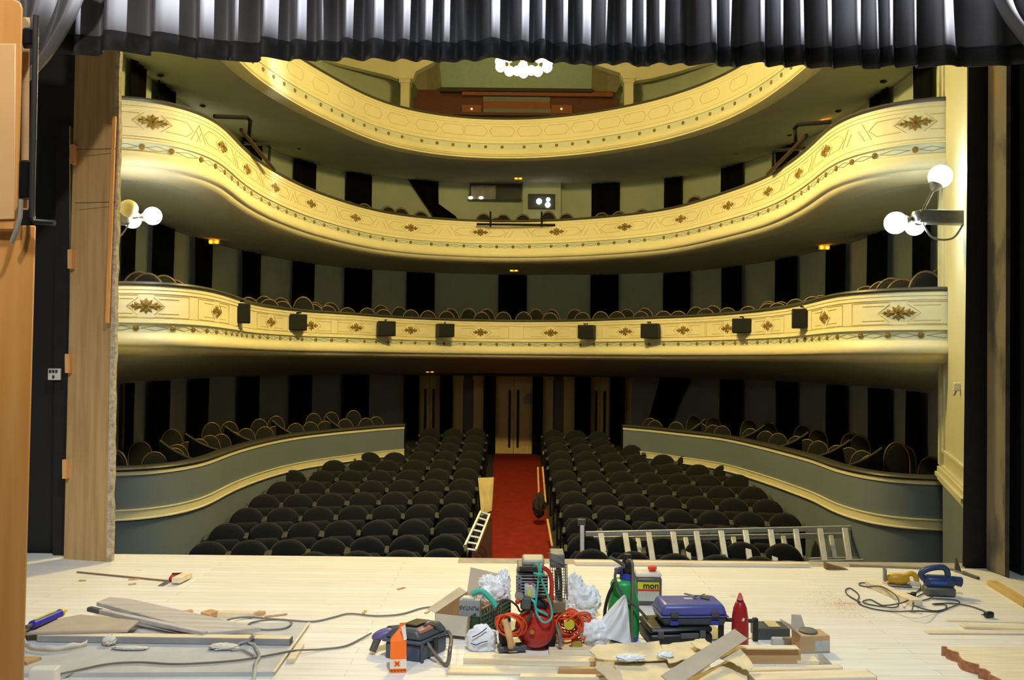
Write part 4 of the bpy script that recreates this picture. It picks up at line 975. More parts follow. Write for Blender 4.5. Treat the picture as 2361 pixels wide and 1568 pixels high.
f1 = [(309, 624), (339, 628), (377, 633), (402, 643), (522, 674), (578, 684), (616, 688), (646, 693), (692, 683), (725, 700), (756, 703), (801, 708), (844, 709), (885, 712), (944, 713), (986, 715), (1035, 716), (1105, 718), (1158, 718), (1215, 718), (1270, 720), (1340, 719), (1383, 717), (1423, 717), (1480, 717), (1525, 716), (1567, 716), (1622, 710), (1671, 708), (1730, 705), (1768, 698), (1796, 697), (1838, 688), (1872, 682), (1997, 658), (2030, 647), (2053, 639), (2081, 641), (2140, 623), (2166, 617)]
b1 = [(613, 681), (644, 685), (722, 695), (766, 696), (880, 702), (923, 706), (1048, 710), (1086, 710), (1124, 711), (1230, 711), (1272, 712), (1326, 712), (1444, 711), (1486, 709), (1603, 706), (1639, 703), (1770, 693), (1805, 694), (1890, 679)]
for k, (x, y) in enumerate(f1): chair(C1, Z1, x, y, 0.74, Z1 - 0.78, 'gilt-framed rounded chair in the front row of the lower balcony, %s from the left' % nth(k), 'front chairs of the lower balcony')
for k, (x, y) in enumerate(b1): chair(C1, Z1, x, y, 1.5, Z1 - 0.74, 'gilt-framed rounded chair in the back row of the lower balcony, %s from the left' % nth(k), 'back chairs of the lower balcony')
f2 = [(805, 463), (841, 468), (889, 474), (931, 478), (976, 486), (1110, 491), (1148, 500), (1163, 493), (1213, 493), (1260, 486), (1312, 491), (1390, 489), (1426, 486), (1483, 481), (1548, 478), (1605, 450)]
for k, (x, y) in enumerate(f2): chair(C2, Z2, x, y, 0.74, Z2 - 0.78, 'gilt-framed rounded chair on the upper balcony, %s from the left' % nth(k), 'chairs of the upper balcony')
# low swooping dividers between the boxes
dm_ = M('divider_cloth', (50, 54, 52), 0.8, var=0.1); de = M('divider_edge', (92, 92, 82), 0.5)
def divider(curve, zr, px, label, grp, h0=0.0, h1=0.2, ln=0.8):
    i, P, t, nr = at_px(curve, px, zr); b = Vector((0.25 if px > 1190 else -0.25, 1, 0)) * 0.4 - nr * 0.6; b.normalize()
    th_ = thing('box_divider', label, 'divider', (P.x, P.y, zr), group=grp)
    top = []
    for k in range(9):
        f_ = k / 8; top.append(Vector((P.x, P.y, zr + h0 - 0.04 + (h1 - h0) * f_ ** 1.8)) + b * (0.13 + ln * f_))
    bot = [Vector((p.x, p.y, zr - 0.68)) for p in top]
    s2 = Vector((b.y, -b.x, 0)) * 0.03; vs_ = []; n = len(top)
    for k in range(n): vs_ += [bot[k], top[k], top[k] + s2, bot[k] + s2]
    MB().add(vs_, [(4 * i_ + j, 4 * i_ + (j + 1) % 4, 4 * i_ + 4 + (j + 1) % 4, 4 * i_ + 4 + j) for i_ in range(n - 1) for j in range(4)] + [(0, 1, 2, 3), (4 * n - 4, 4 * n - 3, 4 * n - 2, 4 * n - 1)]).build('panel', dm_, th_, True)
    MB().tube([p + s2 / 2 for p in top], 0.016, 6).build('edge_trim', de, th_, True)
for k, x in enumerate([472, 532, 606, 692, 800]): divider(CL, ZB, x, 'low dark divider with a pale swooping edge in the left boxes, %s from the left' % nth(k), 'dividers of the left boxes')
for k, x in enumerate([1574, 1685, 1776, 1862, 1928]): divider(CR, ZB, x, 'low dark divider with a pale swooping edge in the right boxes, %s from the left' % nth(k), 'dividers of the right boxes')
for k, x in enumerate([700, 932, 1438, 1575, 1695]): divider(C1, Z1, x, 'low dark divider on the lower balcony, %s from the left' % nth(k), 'dividers of the lower balcony', h1=0.16)
# ================================================================ things lying on the stage
pine = wood('pine_lumber', (240, 229, 202), (226, 202, 162), 0.55, 1)
pinedark = wood('orange_pine', (206, 168, 118), (188, 144, 94), 0.55, 1)
greyboard = M('grey_coated_board', (194, 195, 198), 0.5, var=0.08, scale=7)
weather = wood('weathered_grey_board', (196, 191, 187), (168, 162, 158), 0.7, 0.6)
darkgrey = M('dark_grey_edge', (84, 84, 84), 0.6, var=0.2)
card = M('cardboard', (196, 164, 122), 0.8, var=0.08, scale=6)
cardpale = M('pale_torn_cardboard', (226, 210, 174), 0.85, var=0.10, scale=9)
cardgrey = M('grey_cardboard_face', (190, 178, 160), 0.8, var=0.08, scale=6)
blackpl = M('black_plastic', (30, 30, 32), 0.45, var=0.15, scale=20, spec=0.5)
greycable = M('grey_cable', (120, 118, 114), 0.55, var=0.08)
darkcable = M('dark_cable', (84, 83, 80), 0.55, var=0.08)
whitebag = M('white_plastic_bag', (238, 241, 246), 0.4, var=0.05, scale=5, spec=0.5, sheen=0.2)
paper = M('white_paper', (222, 218, 206), 0.8, var=0.06, scale=20)
silver = M('bare_steel', (150, 150, 150), 0.35, 0.8, var=0.15, scale=30)
alu = M('aluminium', (196, 198, 202), 0.4, 0.35, var=0.08, scale=15, spec=0.6)
red = M('red_enamel', (186, 44, 36), 0.35, var=0.12, scale=7, spec=0.5)
cyan = M('turquoise_rubber', (66, 178, 160), 0.5, var=0.06)
def fl(x, y, z=0.0): return onz(x, y, z)
def pxb(x0, y0, x1, y1, hp, dp, z0=0.0):
    """box on the stage from its front bottom edge, height and visible depth of its top in the photo"""
    A = onz(x0, y0, z0); B = onz(x1, y1, z0); h = hp * A.y / F
    back = onz((x0 + x1) / 2, (y0 + y1) / 2 - hp - dp, z0 + h); d = max(0.01, back.y - (A.y + B.y) / 2)
    u = B - A; L_ = u.length; rz = atan2(u.y, u.x); c = (A + B) / 2
    n = Vector((-sin(rz), cos(rz), 0)); c = c + n * (d / 2)
    return c, rz, L_, d, h
def board(name, label, cat, x0, y0, x1, y1, hp, dp, z0, mat, group=None, bev=0.004, top=None, end=None):
    c, rz, L_, d, h = pxb(x0, y0, x1, y1, hp, dp, z0)
    t = MB().box((0, 0, h / 2), (L_, d, h)).build(name, mat, bev=bev, sm=0); t.location = c; t.rotation_euler = (0, 0, rz)
    if label: tag(t, label, cat, group)
    if top: MB().box((0, 0, h + 0.001), (L_ * 0.995, d * 0.96, 0.003)).build('top_face', top, t, sm=0)
    if end: MB().box((L_ / 2 + 0.0005, 0, h / 2), (0.003, d * 0.97, h * 0.97)).build('end_grain', end, t, sm=0)
    return t
def plate(name, label, cat, pts, th, mat, group=None, bev=0.0):
    """flat sheet: pixel corners with their height, thickened downward"""
    P = [onz(x, y, z) for x, y, z in pts]; o = sum(P, Vector()) / len(P)
    t = MB().slab([p - o for p in P], (0, 0, -th)).build(name, mat, sm=0, bev=bev); t.location = o
    return tag(t, label, cat, group)
def cable(name, label, pts, r, mat, closed=False, cat='cable', n=8):
    P = [onz(x, y, z) for x, y, z in pts]; o = P[0].copy(); Q = spline([p - o for p in P], 8)
    t = MB().tube(Q, r, 6, closed).build(name, mat, sm=60); t.location = o
    return tag(t, label, cat)
def crumple(mb, c, r, sc, seed, amp=0.25, nu=26, nv=16, peak=0):
    nu = int(nu * 1.6); nv = int(nv * 1.6)
    rr = random.Random(seed); ks = [(rr.uniform(-7, 7), rr.uniform(-7, 7), rr.uniform(-7, 7), rr.uniform(0, 6)) for _ in range(9)]
    vs_ = []; fs = []
    for j in range(nv + 1):
        ph = pi * j / nv
        for k in range(nu):
            a = 2 * pi * k / nu; d = Vector((sin(ph) * cos(a), sin(ph) * sin(a), cos(ph)))
            n_ = sum(abs(sin(q[0] * d.x + q[1] * d.y + q[2] * d.z + q[3])) for q in ks) / 9 - 0.6 + 0.12 * abs(sin(ks[0][0] * 2.6 * d.x + ks[1][1] * 3 * d.y + ks[2][2] * 2.2 * d.z)) + 0.08 * sin(ks[3][0] * 4 * d.x - ks[4][1] * 5 * d.z + ks[5][2] * 4 * d.y)
            s_ = 1 + amp * n_ * 2.2 + peak * max(0, d.z) ** 6
            p = Vector((d.x * sc[0], d.y * sc[1], d.z * sc[2])) * r * s_
            p.z = max(p.z, -c[2] + 0.004) if c[2] >= 0 else p.z
            vs_.append(p + Vector(c))
    for j in range(nv):
        for k in range(nu):
            k2 = (k + 1) % nu; fs.append((j * nu + k, (j + 1) * nu + k, (j + 1) * nu + k2, j * nu + k2))
    return mb.add(vs_, fs)
def text(body, size, mat, parent, loc, rot, depth=0.0008, name='lettering'):
    cu = bpy.data.curves.new('txt', 'FONT'); cu.body = body; cu.size = size; cu.extrude = depth; cu.offset = size * 0.025; cu.align_x = 'CENTER'; cu.align_y = 'CENTER'
    o = bpy.data.objects.new('txt', cu); COL.objects.link(o); dg = bpy.context.evaluated_depsgraph_get()
    me = bpy.data.meshes.new_from_object(o.evaluated_get(dg)); bpy.data.objects.remove(o); me.materials.clear(); me.materials.append(mat)
    ob = bpy.data.objects.new(name, me); COL.objects.link(ob); ob.parent = parent; ob.location = loc; ob.rotation_euler = rot; return ob
# ---------------------------------------------------------------- left: boards, saw, cartridge, cables
t = plate('chipboard_panel', 'large grey coated panel lying flat at the front left of the stage', 'panel', [(10, 1552, 0.024), (632, 1549, 0.024), (713, 1435, 0.024), (70, 1437, 0.024)], 0.024, greyboard)
o = ORIG; P = [onz(632, 1549, 0.026), onz(713, 1435, 0.026)]
MB().beam(P[0] - t.location, P[1] - t.location, 0.012, 0.004).build('raw_edge', pine, t, sm=0)
board('wood_offcut', 'pale wood block beside the right edge of the grey panel', 'offcut', 661, 1530, 679, 1530, 11, 36, 0, pine, bev=0.003)
T = board('timber', 'long timber with grey sides and a pale top lying on the grey panel', 'timber', 84, 1481, 668, 1489, 15, 8, 0.025, M('timber_grey_side', (150, 150, 152), 0.6, var=0.1), top=pine, end=darkgrey)
zt_ = 0.085
plate('chamfered_board', 'beige chamfer-edged board resting on the timber at the far left', 'board', [(40, 1444, zt_), (186, 1416, zt_), (322, 1430, zt_), (294, 1451, zt_), (58, 1457, zt_)], 0.02, M('beige_board', (178, 164, 148), 0.6, var=0.08), bev=0.006)
plate('weathered_board', 'wide weathered grey board lying aslant behind the timber', 'board', [(222, 1388, 0.10), (252, 1376, 0.10), (300, 1380, 0.10), (602, 1447, 0.075), (480, 1458, 0.075)], 0.026, weather, bev=0.004)
p0, p1 = onz(206, 1404, 0.085), onz(474, 1461, 0.07); c = (p0 + p1) / 2
t = MB().beam(p0 - c, p1 - c, 0.035, 0.026).build('square_batten', weather, bev=0.004); t.location = c; tag(t, 'narrow grey batten with a dark tip alongside the wide weathered board', 'batten')
d_ = (p1 - p0).normalized(); MB().beam(p0 - c - d_ * 0.004, p0 - c + d_ * 0.11, 0.038, 0.029).build('dark_tip', darkgrey, t, bev=0.008)
for k, (q, lab) in enumerate([((424, 1416, 446, 1412, 5, 4), 'small torn wood scrap left of the pine blocks behind the weathered board'), ((462, 1424, 482, 1429, 13, 9), 'stubby pine block with a mitred end behind the weathered board'), ((500, 1424, 582, 1426, 12, 6), 'short pine bar to the right of the stubby block'), ((588, 1420, 606, 1421, 8, 5), 'small orange pine chip at the right end of the short pine bar')]):
    board('wood_offcut', lab, 'offcut', *q, 0.028 if k > 3 else 0.0, (pinedark, pinedark, pine, pinedark)[k], 'pine offcuts on the left')
plate('wood_offcut', 'thin flat offcut at the left end of the grey panel', 'offcut', [(30, 1517, 0.04), (72, 1513, 0.04), (96, 1515, 0.04), (62, 1527, 0.04)], 0.015, pinedark)
p = onz(610, 1424, 0.0); q = onz(662, 1418, 0.0); o_ = MB().beam(Vector((0, 0, 0.006)), q - p + Vector((0, 0, 0.006)), 0.012, 0.008).build('wood_sliver', pinedark); o_.location = p; tag(o_, 'thin wood sliver right of the pine offcuts', 'offcut')
# tape ribbon
P = spline([onz(x, y, 0.03) for x, y in [(62, 1470), (54, 1480), (60, 1492), (78, 1500), (122, 1503), (165, 1497), (200, 1490)]], 6); o_ = P[0].copy(); mb = MB(); vs_ = []
for k, q in enumerate(P): vs_ += [q - o_ + Vector((0, 0, 0.003)), q - o_ + Vector((0.002, 0.004, 0.03 + 0.006 * sin(k * 0.9)))]
mb.add(vs_, [(2 * i, 2 * i + 1, 2 * i + 3, 2 * i + 2) for i in range(len(P) - 1)]); t = mb.build('masking_tape', paper, thick=0.002); t.location = o_; tag(t, 'curled strip of white masking tape on the grey panel', 'tape')
for k, (x, y, r, sc, lab) in enumerate([(252, 1487, 0.034, (1, 0.8, 0.8), 'crumpled white paper ball in front of the timber'), (300, 1497, 0.04, (2.3, 0.6, 0.22), 'flattened strip of torn white paper right of the crumpled ball'), (516, 1496, 0.05, (1.5, 0.7, 0.3), 'torn white paper wrapper near the middle of the timber')]):
    p = onz(x, y, 0.026); t = crumple(MB(), (0, 0, r * sc[2] * 0.8), r, sc, 40 + k, 0.35, 18, 10).build('paper_scrap', paper, sm=20); t.location = p; tag(t, lab, 'paper scrap')
p = fl(102, 1588); t = MB().box((0, 0, 0.052), (0.125, 0.07, 0.104), (0, 0, 0.12)).build('white_block', M('white_block', (226, 222, 214), 0.6, var=0.03), bev=0.006); t.location = p; tag(t, 'white block at the bottom left corner of the picture', 'block')
# sealant cartridge
a, b = onz(74, 1441, 0.115), onz(138, 1414, 0.105); c = (a + b) / 2; t = thing('sealant_cartridge', 'blue sealant cartridge with yellow nozzle lying on the beige board', 'cartridge', c); d_ = (b - a).normalized()
MB().cyl(a, b, 0.024, n=18).build('tube', M('blue_label', (48, 44, 172), 0.4, var=0.05), t, True)
MB().beam(a + Vector((0, 0.0, 0.0245)) + d_ * 0.02, b + Vector((0, 0, 0.0245)) - d_ * 0.04, 0.016, 0.003).build('yellow_stripe', M('yellow_label', (214, 214, 50), 0.4), t, True)
MB().tube([b, b + d_ * 0.015, b + d_ * 0.02, b + d_ * 0.07], [0.025, 0.025, 0.013, 0.004], 12).build('nozzle', M('yellow_cap', (222, 186, 30), 0.4), t, True)
MB().cyl(a - d_ * 0.05, a, 0.012, n=10).build('plunger', darkgrey, t, True)
# saw and block
t = board('wood_block', 'short pale block resting on the red-handled saw', 'block', 395, 1345, 414, 1346, 13, 15, 0.012, pine); t.scale.x = 1.0
a, b = fl(178, 1319, 0.006), fl(384, 1339, 0.006); t = MB().beam(Vector(), b - a, 0.012, 0.01).build('thin_rod', M('thin_brown_rod', (140, 110, 74), 0.6)); t.location = a; tag(t, 'thin brown rod lying left of the red-handled saw', 'rod')
c = fl(392, 1336, 0.004); t = thing('hand_saw', 'red-handled hand saw under the pale block', 'saw', c)
MB().slab([fl(364, 1350, 0.006), fl(378, 1350, 0.006), fl(400, 1338, 0.006), fl(385, 1337, 0.006)], (0, 0, -0.004)).build('blade', silver, t, True)
MB().slab([fl(389, 1331, 0.03), fl(404, 1334, 0.03), fl(422, 1320, 0.03), fl(398, 1320, 0.03)], (0, 0, -0.026)).build('handle', red, t, True, bev=0.006)
MB().slab([fl(396, 1321, 0.034), fl(424, 1320, 0.034), fl(420, 1323, 0.034), fl(402, 1324, 0.034)], (0, 0, -0.006)).build('grip_inlay', blackpl, t, True)
for k, (x, y) in enumerate([(190, 1340), (308, 1337), (305, 1348), (925, 1358), (985, 1413), (1140 - 300, 1413)]):
    t = MB().box((0, 0, 0.004), (0.05 + 0.02 * (k % 2), 0.02, 0.008), (0, 0, 0.3 * k)).build('wood_chip', pinedark, bev=0.002); t.location = fl(x, y)
    tag(t, ['wood chip nearest the plywood sheet', 'reddish wood chip below the thin rod, farther one', 'wood chip below the thin rod, nearer one', 'dark chip alone on the open floor left of the boxes', 'small chip just left of the open cardboard box', 'pale chip beside the long grey cable'][k], 'wood chip')
cable('power_cable', 'long grey cable looping over the grey panel towards the open cardboard box', [(515, 1437, .03), (530, 1428, .03), (570, 1423, .012), (640, 1428, .008), (720, 1433, .008), (770, 1423, .008), (806, 1415, .008), (866, 1420, .008), (925, 1416, .008), (975, 1402, .008), (1030, 1396, .008), (1055, 1390, .008)], 0.0056, greycable)
cable('cable_loop', 'single closed loop of grey cable on the right of the grey panel', [(570, 1443, .033), (582, 1435, .033), (625, 1429, .033), (664, 1430, .033), (672, 1438, .033), (655, 1449, .033), (615, 1452, .033), (585, 1449, .033), (570, 1443, .033)], 0.0054, greycable)
cable('power_cable', 'long thin grey cable crossing the grey panel to the purple power tool', [(132, 1556, .034), (180, 1545, .034), (250, 1531, .034), (320, 1527, .034), (400, 1531, .034), (480, 1528, .034), (560, 1521, .034), (640, 1507, .034), (680, 1500, .03), (740, 1497, .01), (795, 1490, .01), (830, 1474, .01), (856, 1460, .02)], 0.0054, greycable)
cable('twin_cord', 'pale twin cord drooping from the timber over the front edge of the panel', [(586, 1464, .09), (574, 1478, .05), (585, 1486, .034), (594, 1502, .034), (597, 1516, .034), (589, 1530, .034), (588, 1550, .03), (584, 1572, .012)], 0.010, M('pale_cord', (178, 176, 168), 0.5))
cable('twin_cord', 'short pale cord curling off the white paper wrapper', [(574, 1478, .05), (556, 1482, .04), (540, 1492, .034), (536, 1498, .034), (560, 1498, .034), (586, 1512, .034)], 0.006, M('pale_cord', (178, 176, 168), 0.5))
# ---------------------------------------------------------------- toolbox, hacksaw, purple tool, carton
slate = M('slate_blue_plastic', (70, 82, 104), 0.4, var=0.06, spec=0.5); slated = M('dark_slate_plastic', (74, 78, 82), 0.45, var=0.08)
A, B_, C_ = fl(884, 1518), fl(968, 1529), fl(1033, 1499); u = (B_ - A); v = (C_ - B_); u.z = v.z = 0
o_ = A; t = thing('toolbox', 'dark blue toolbox with a grey lid behind the orange carton', 'toolbox', o_)
def bx(p, q, r, s_, z0, z1, k=1.0): return [o_ + u * p + v * r + Vector((0, 0, z0)), o_ + u * q + v * r + Vector((0, 0, z0)), o_ + u * q + v * s_ + Vector((0, 0, z0)), o_ + u * p + v * s_ + Vector((0, 0, z0))], z1 - z0
a_, h_ = bx(0.02, 0.98, 0.02, 0.98, 0, 0.092); MB().slab(a_, (0, 0, h_)).build('body', slate, t, True, bev=0.012)
a_, h_ = bx(-0.03, 1.03, -0.03, 1.03, 0.093, 0.112); MB().slab(a_, (0, 0, h_)).build('rim', slate, t, True, bev=0.006)
lo, _ = bx(-0.02, 1.02, 0, 1, 0.113, 0.2); hi, _ = bx(0.18, 0.84, 0.08, 0.92, 0.168, 0.3)
MB().add(lo + hi, [(3, 2, 1, 0), (4, 5, 6, 7)] + [(i, (i + 1) % 4, 4 + (i + 1) % 4, 4 + i) for i in range(4)]).build('lid', slated, t, True, bev=0.015)
a_, h_ = bx(0.3, 0.7, 0.25, 0.75, 0.169, 0.18); MB().slab(a_, (0, 0, h_)).build('lid_handle', blackpl, t, True, bev=0.005)
a_, h_ = bx(1.03, 1.08, 0.40, 0.55, 0.03, 0.11); MB().slab(a_, (0, 0, h_)).build('latch', blackpl, t, True, bev=0.004)
a_, h_ = bx(1.03, 1.08, -0.03, 0.05, 0.0, 0.115); MB().slab(a_, (0, 0, h_)).build('corner_guard', slated, t, True, bev=0.004)
a_, h_ = bx(0.80, 0.93, 0.12, 0.55, 0.145, 0.165); MB().slab(a_, (0, 0, h_)).build('red_tool_strip', M('pinkish_strip', (196, 128, 124), 0.5), t, True, bev=0.004)
Db = 4.72
fr = [pt(1005, 1441, Db + .02), pt(986, 1436, Db), pt(979, 1448, Db), pt(980, 1468, Db - .02), pt(996, 1500, Db - .08), onz(1029, 1533, 0.012), onz(1038, 1495, 0.10), pt(1040, 1472, Db + .02), pt(1033, 1456, Db + .05)]
t = thing('hacksaw', 'bent steel hacksaw frame leaning on the right side of the toolbox', 'saw', fr[5])
MB().tube(spline(fr, 5), 0.011, 8).build('frame', M('worn_steel_frame', (122, 116, 108), 0.4, 0.5, var=0.2, scale=20), t, True, sm=60)
MB().tube([fr[1], fr[8]], 0.004, 6).build('blade', darkgrey, t, True)
c = fl(880, 1476, 0); c.z = 0; t = thing('power_tool', 'purple power tool lying against the left of the toolbox', 'power tool', c)
cc = onz(882, 1462, 0.10); prp = M('purple_grey_casing', (104, 92, 150), 0.4, var=0.1)
MB().sphere(cc, 0.05, 18, 10, (1.3, 0.9, 0.55), Matrix.Rotation(-0.35, 3, 'Y')).build('casing', prp, t, True)
MB().tube([cc + Vector((0.03, 0.05, -0.0)), cc + Vector((0.10, 0.16, -0.02)), cc + Vector((0.16, 0.22, -0.03))], [0.03, 0.025, 0.022], 10).build('barrel', slate, t, True)
MB().tube([cc + Vector((-0.02, -0.01, -0.01)), cc + Vector((-0.05, -0.04, -0.085))], [0.022, 0.02], 10).build('grip', darkgrey, t, True)
cp = fl(918, 1547); t = thing('gable_carton', 'orange gable-top carton with a white band in front of the toolbox', 'carton', cp, 0.12)
org = M('orange_print', (255, 120, 30), 0.45, var=0.02)
MB().add([(-.042, -.03, 0), (.042, -.03, 0), (.042, .03, 0), (-.042, .03, 0), (-.042, -.03, .165), (.042, -.03, .165), (.042, .03, .165), (-.042, .03, .165), (.004, -.002, .225), (.036, -.002, .225), (.036, .002, .225), (.004, .002, .225)], [(3, 2, 1, 0), (0, 1, 5, 4), (1, 2, 6, 5), (2, 3, 7, 6), (3, 0, 4, 7), (4, 5, 9, 8), (5, 6, 10, 9), (6, 7, 11, 10), (7, 4, 8, 11), (8, 9, 10, 11)]).build('carton_body', org, t, bev=0.002, sm=0)
MB().slab([(.004, -.004, .252), (.036, -.004, .252), (.036, -.004, .222), (.004, -.004, .222)], (0, 0.006, 0)).build('top_fold', org, t)
MB().slab([(.012, -.0315, .238), (.034, -.012, .245), (.043, -.032, .175), (.028, -.034, .168)], (0, 0.003, 0)).build('white_flap', M('carton_white', (232, 226, 214), 0.5), t)
wb = MB().box((0, 0, 0.047), (.0855, .0615, 0.048)).build('white_band', M('carton_white', (232, 226, 214), 0.5), t)
mb = MB()
for a in (pi / 4, -pi / 4, 0.1): mb.box((-.006, -.0315, .049), (.036 if a != 0.1 else .02, .002, .011), (0, a, 0))
mb.build('star_mark', org, wb, sm=0)
for k in range(5): MB().box((-.034 + .017 * k, -.0315, .0135), (.012, .001, .006)).build('print_mark', M('carton_print', (150, 60, 30), 0.5), wb)
# ---------------------------------------------------------------- open cardboard box with contents, crate
c = [fl(1004, 1462), fl(1078, 1470), fl(1158, 1420), fl(1076, 1410)]; o_ = sum(c, Vector()) / 4; t = thing('cardboard_box', 'open grey-brown cardboard box left of the compressor', 'box', o_)
hb = 0.125
def wallp(a, b, h0, h1, mat, nm, off_=0.0):
    n = (b - a).normalized(); n = Vector((n.y, -n.x, 0)) * 0.005
    MB().slab([a, b, b + Vector((0, 0, h1)), a + Vector((0, 0, h0))], n).build(nm, mat, t, True, sm=0)
wallp(c[0], c[1], hb, hb, cardgrey, 'front_side'); wallp(c[1], c[2], hb, hb, card, 'right_side'); wallp(c[2], c[3], hb, hb, card, 'back_side'); wallp(c[3], c[0], hb, hb, card, 'left_side')
MB().slab([p + Vector((0, 0, 0.006)) for p in c], (0, 0, -0.005)).build('bottom', card, t, True, sm=0)
b0, b1 = c[3] + Vector((0, 0, hb)), c[2] + Vector((0, 0, hb)); MB().slab([b0, b1, b1 + Vector((-0.02, 0.05, 0.13)), b0 + Vector((0.02, 0.05, 0.15))], (0, 0.004, 0)).build('back_flap', cardgrey, t, True, sm=0)
f0, f1 = c[0] + Vector((0, 0, hb)), c[1] + Vector((0, 0, hb)); MB().slab([f0, f1, f1 + Vector((-0.01, -0.06, -0.10)), f0 + Vector((0.0, -0.06, -0.10))], (0, -0.004, 0)).build('front_flap', cardgrey, t, True, sm=0)
l0 = c[3] + Vector((0, 0, hb)); l1 = c[0] + Vector((0, 0, hb)); MB().slab([l0, l1, l1 + Vector((-0.05, 0.0, 0.02)), l0 + Vector((-0.05, 0, 0.03))], (0, 0, 0.004)).build('left_flap', cardgrey, t, True, sm=0)
p = onz(1140, 1392, 0.08); mb = crumple(MB(), (0.0, 0, 0.10), 0.085, (1.05, 0.8, 1.0), 3, 0.4); crumple(mb, (0.055, 0.01, 0.165), 0.05, (0.8, 0.7, 1.3), 5, 0.5, 20, 12); crumple(mb, (-0.04, 0.0, 0.16), 0.05, (1.1, 0.7, 0.9), 6, 0.5, 20, 12); o = mb.build('plastic_bag', whitebag, sm=50); p.z = 0.05; o.location = p; tag(o, 'crumpled white bag stuffed into the open cardboard box', 'bag')
a = fl(1062, 1445); a.z = 0.02; t = thing('nail_box', 'small grey box of nails printed with upside-down lettering inside the cardboard box', 'box', pt(1084, 1428, 5.11), -0.12)
t.location.z = 0.02; nb = MB().box((0, 0, 0.095), (0.125, 0.07, 0.19)).build('carton', M('grey_carton', (150, 156, 160), 0.5, var=0.04), t, bev=0.003)
MB().box((-0.01, 0.0, 0.196), (0.07, 0.05, 0.012)).build('white_top', paper, t, bev=0.002)
text('PUNTAS', 0.032, darkgrey, nb, (0.0, -0.036, 0.145), (pi / 2, pi, 0))
p = onz(1112, 1372, 0.27); q = onz(1136, 1392, 0.2); t = MB().tube(spline([Vector((-0.06, 0, 0.0)), Vector((0, 0, 0.02)), Vector((0.06, -0.01, -0.03)), Vector((0.09, -0.02, -0.07))], 4), 0.017, 8).build('turquoise_hose_end', cyan, sm=60); t.location = onz(1110, 1370, 0.24); tag(t, 'turquoise plastic grip lying on the white bag in the cardboard box', 'grip')
grn = M('dark_green_plastic', (58, 78, 62), 0.5, var=0.1)
a, b = fl(1086, 1472), fl(1158, 1430); n = (b - a); n = Vector((n.y, -n.x, 0)).normalized() * 0.4; t = thing('plastic_crate', 'dark green lattice crate between the cardboard box and the compressor', 'crate', a)
hc = 0.13
def lattice(p, q, nm):
    mb = MB(); d_ = q - p; n_ = 11
    for k in range(n_ + 1): r = p + d_ * (k / n_); mb.tube([r, r + Vector((0, 0, hc))], 0.004, 4)
    for k in range(6): z = Vector((0, 0, hc * k / 5)); mb.tube([p + z, q + z], 0.006 if k in (0, 5) else 0.0045, 4)
    mb.build(nm, grn, t, True, sm=0)
e = (b - a).normalized(); a2, b2 = a + n * 0.14, b + n * 0.14
lattice(a, b, 'front_lattice'); lattice(a2, b2, 'back_lattice'); lattice(a, a2, 'end_lattice'); lattice(b, b2, 'end_lattice')
MB().slab([a, b, b2, a2], (0, 0, 0.006)).build('crate_floor', grn, t, True, sm=0)
p = fl(1110, 1502); t = thing('plastic_bag', 'white bag printed with blue lines slumped in front of the green crate', 'bag', p)
crumple(MB(), (0, 0.02, 0.055), 0.085, (0.95, 0.5, 0.95), 11, 0.22).build('bag', whitebag, t, sm=50)
for pts in ([(-.05, -.03, .09), (-.02, -.035, .105), (.01, -.03, .125), (.03, -.025, .14)], [(-.06, -.03, .055), (-.03, -.04, .05), (.0, -.04, .062), (.035, -.035, .07)]):
    MB().tube(spline(pts, 4), 0.003, 5).build('blue_print', M('blue_ink', (58, 52, 130), 0.5), t, sm=60)
# ---------------------------------------------------------------- air compressor
cp = fl(1228, 1501); D0 = cp.y; S_ = D0 / F
t = thing('air_compressor', 'red-tanked air compressor with grey motor amid the clutter at centre stage', 'compressor', cp)
def Wc(px, py, d=0.0): return pt(px, py, D0 + d)
R_ = 46 * S_; ax = Vector((0.22, 1, 0)).normalized(); c0 = Wc(1231, 1451)
def ring(c, r, ax, n=28):
    a = ax.cross(Vector((0, 0, 1))).normalized(); b = a.cross(ax); return [c + (a * cos(2 * pi * k / n) + b * sin(2 * pi * k / n)) * r for k in range(n)]
MB().tube([c0 - ax * 0.035, c0 - ax * 0.03, c0 - ax * 0.012, c0 + ax * 0.02, c0 + ax * 0.34, c0 + ax * 0.37, c0 + ax * 0.385], [R_ * 0.25, R_ * 0.55, R_ * 0.85, R_, R_, R_ * 0.8, R_ * 0.2], 32).build('tank', red, t, True, sm=40)
MB().tube([c0 - ax * 0.05, c0 - ax * 0.02], 0.014, 10).build('drain_boss', brass, t, True)
rub = M('black_rubber', (34, 30, 34), 0.7, var=0.15)
for px, dd in ((1163, 0.02), (1268, 0.08)):
    cw = Wc(px, 1470, dd); cw.z = 0.075; axw = Vector((1, 0.12, 0)).normalized()
    wh = MB().tube([cw - axw * 0.025, cw - axw * 0.02, cw + axw * 0.02, cw + axw * 0.025], [0.062, 0.075, 0.075, 0.062], 24).build('wheel', rub, t, True, sm=40)
    MB().tube([cw - axw * 0.032, cw + axw * 0.032], 0.022, 12).build('hub', darkgrey, wh, True)
MB().box(Wc(1180, 1492, -0.03) + Vector((0, 0, 0.0)), (0.16, 0.06, 0.03), (0.1, 0, 0.2)).build('foot_rail', M('grey_steel_foot', (96, 98, 106), 0.5, 0.3), t, True, bev=0.008)
grm = M('cast_grey', (112, 112, 112), 0.5, 0.2, var=0.12, scale=14); grl = M('light_cast_grey', (158, 158, 154), 0.5, 0.2, var=0.1, scale=14); grb = M('blue_grey_cover', (104, 112, 128), 0.45, var=0.1)
mc = Wc(1226, 1340, 0.14); k_ = S_
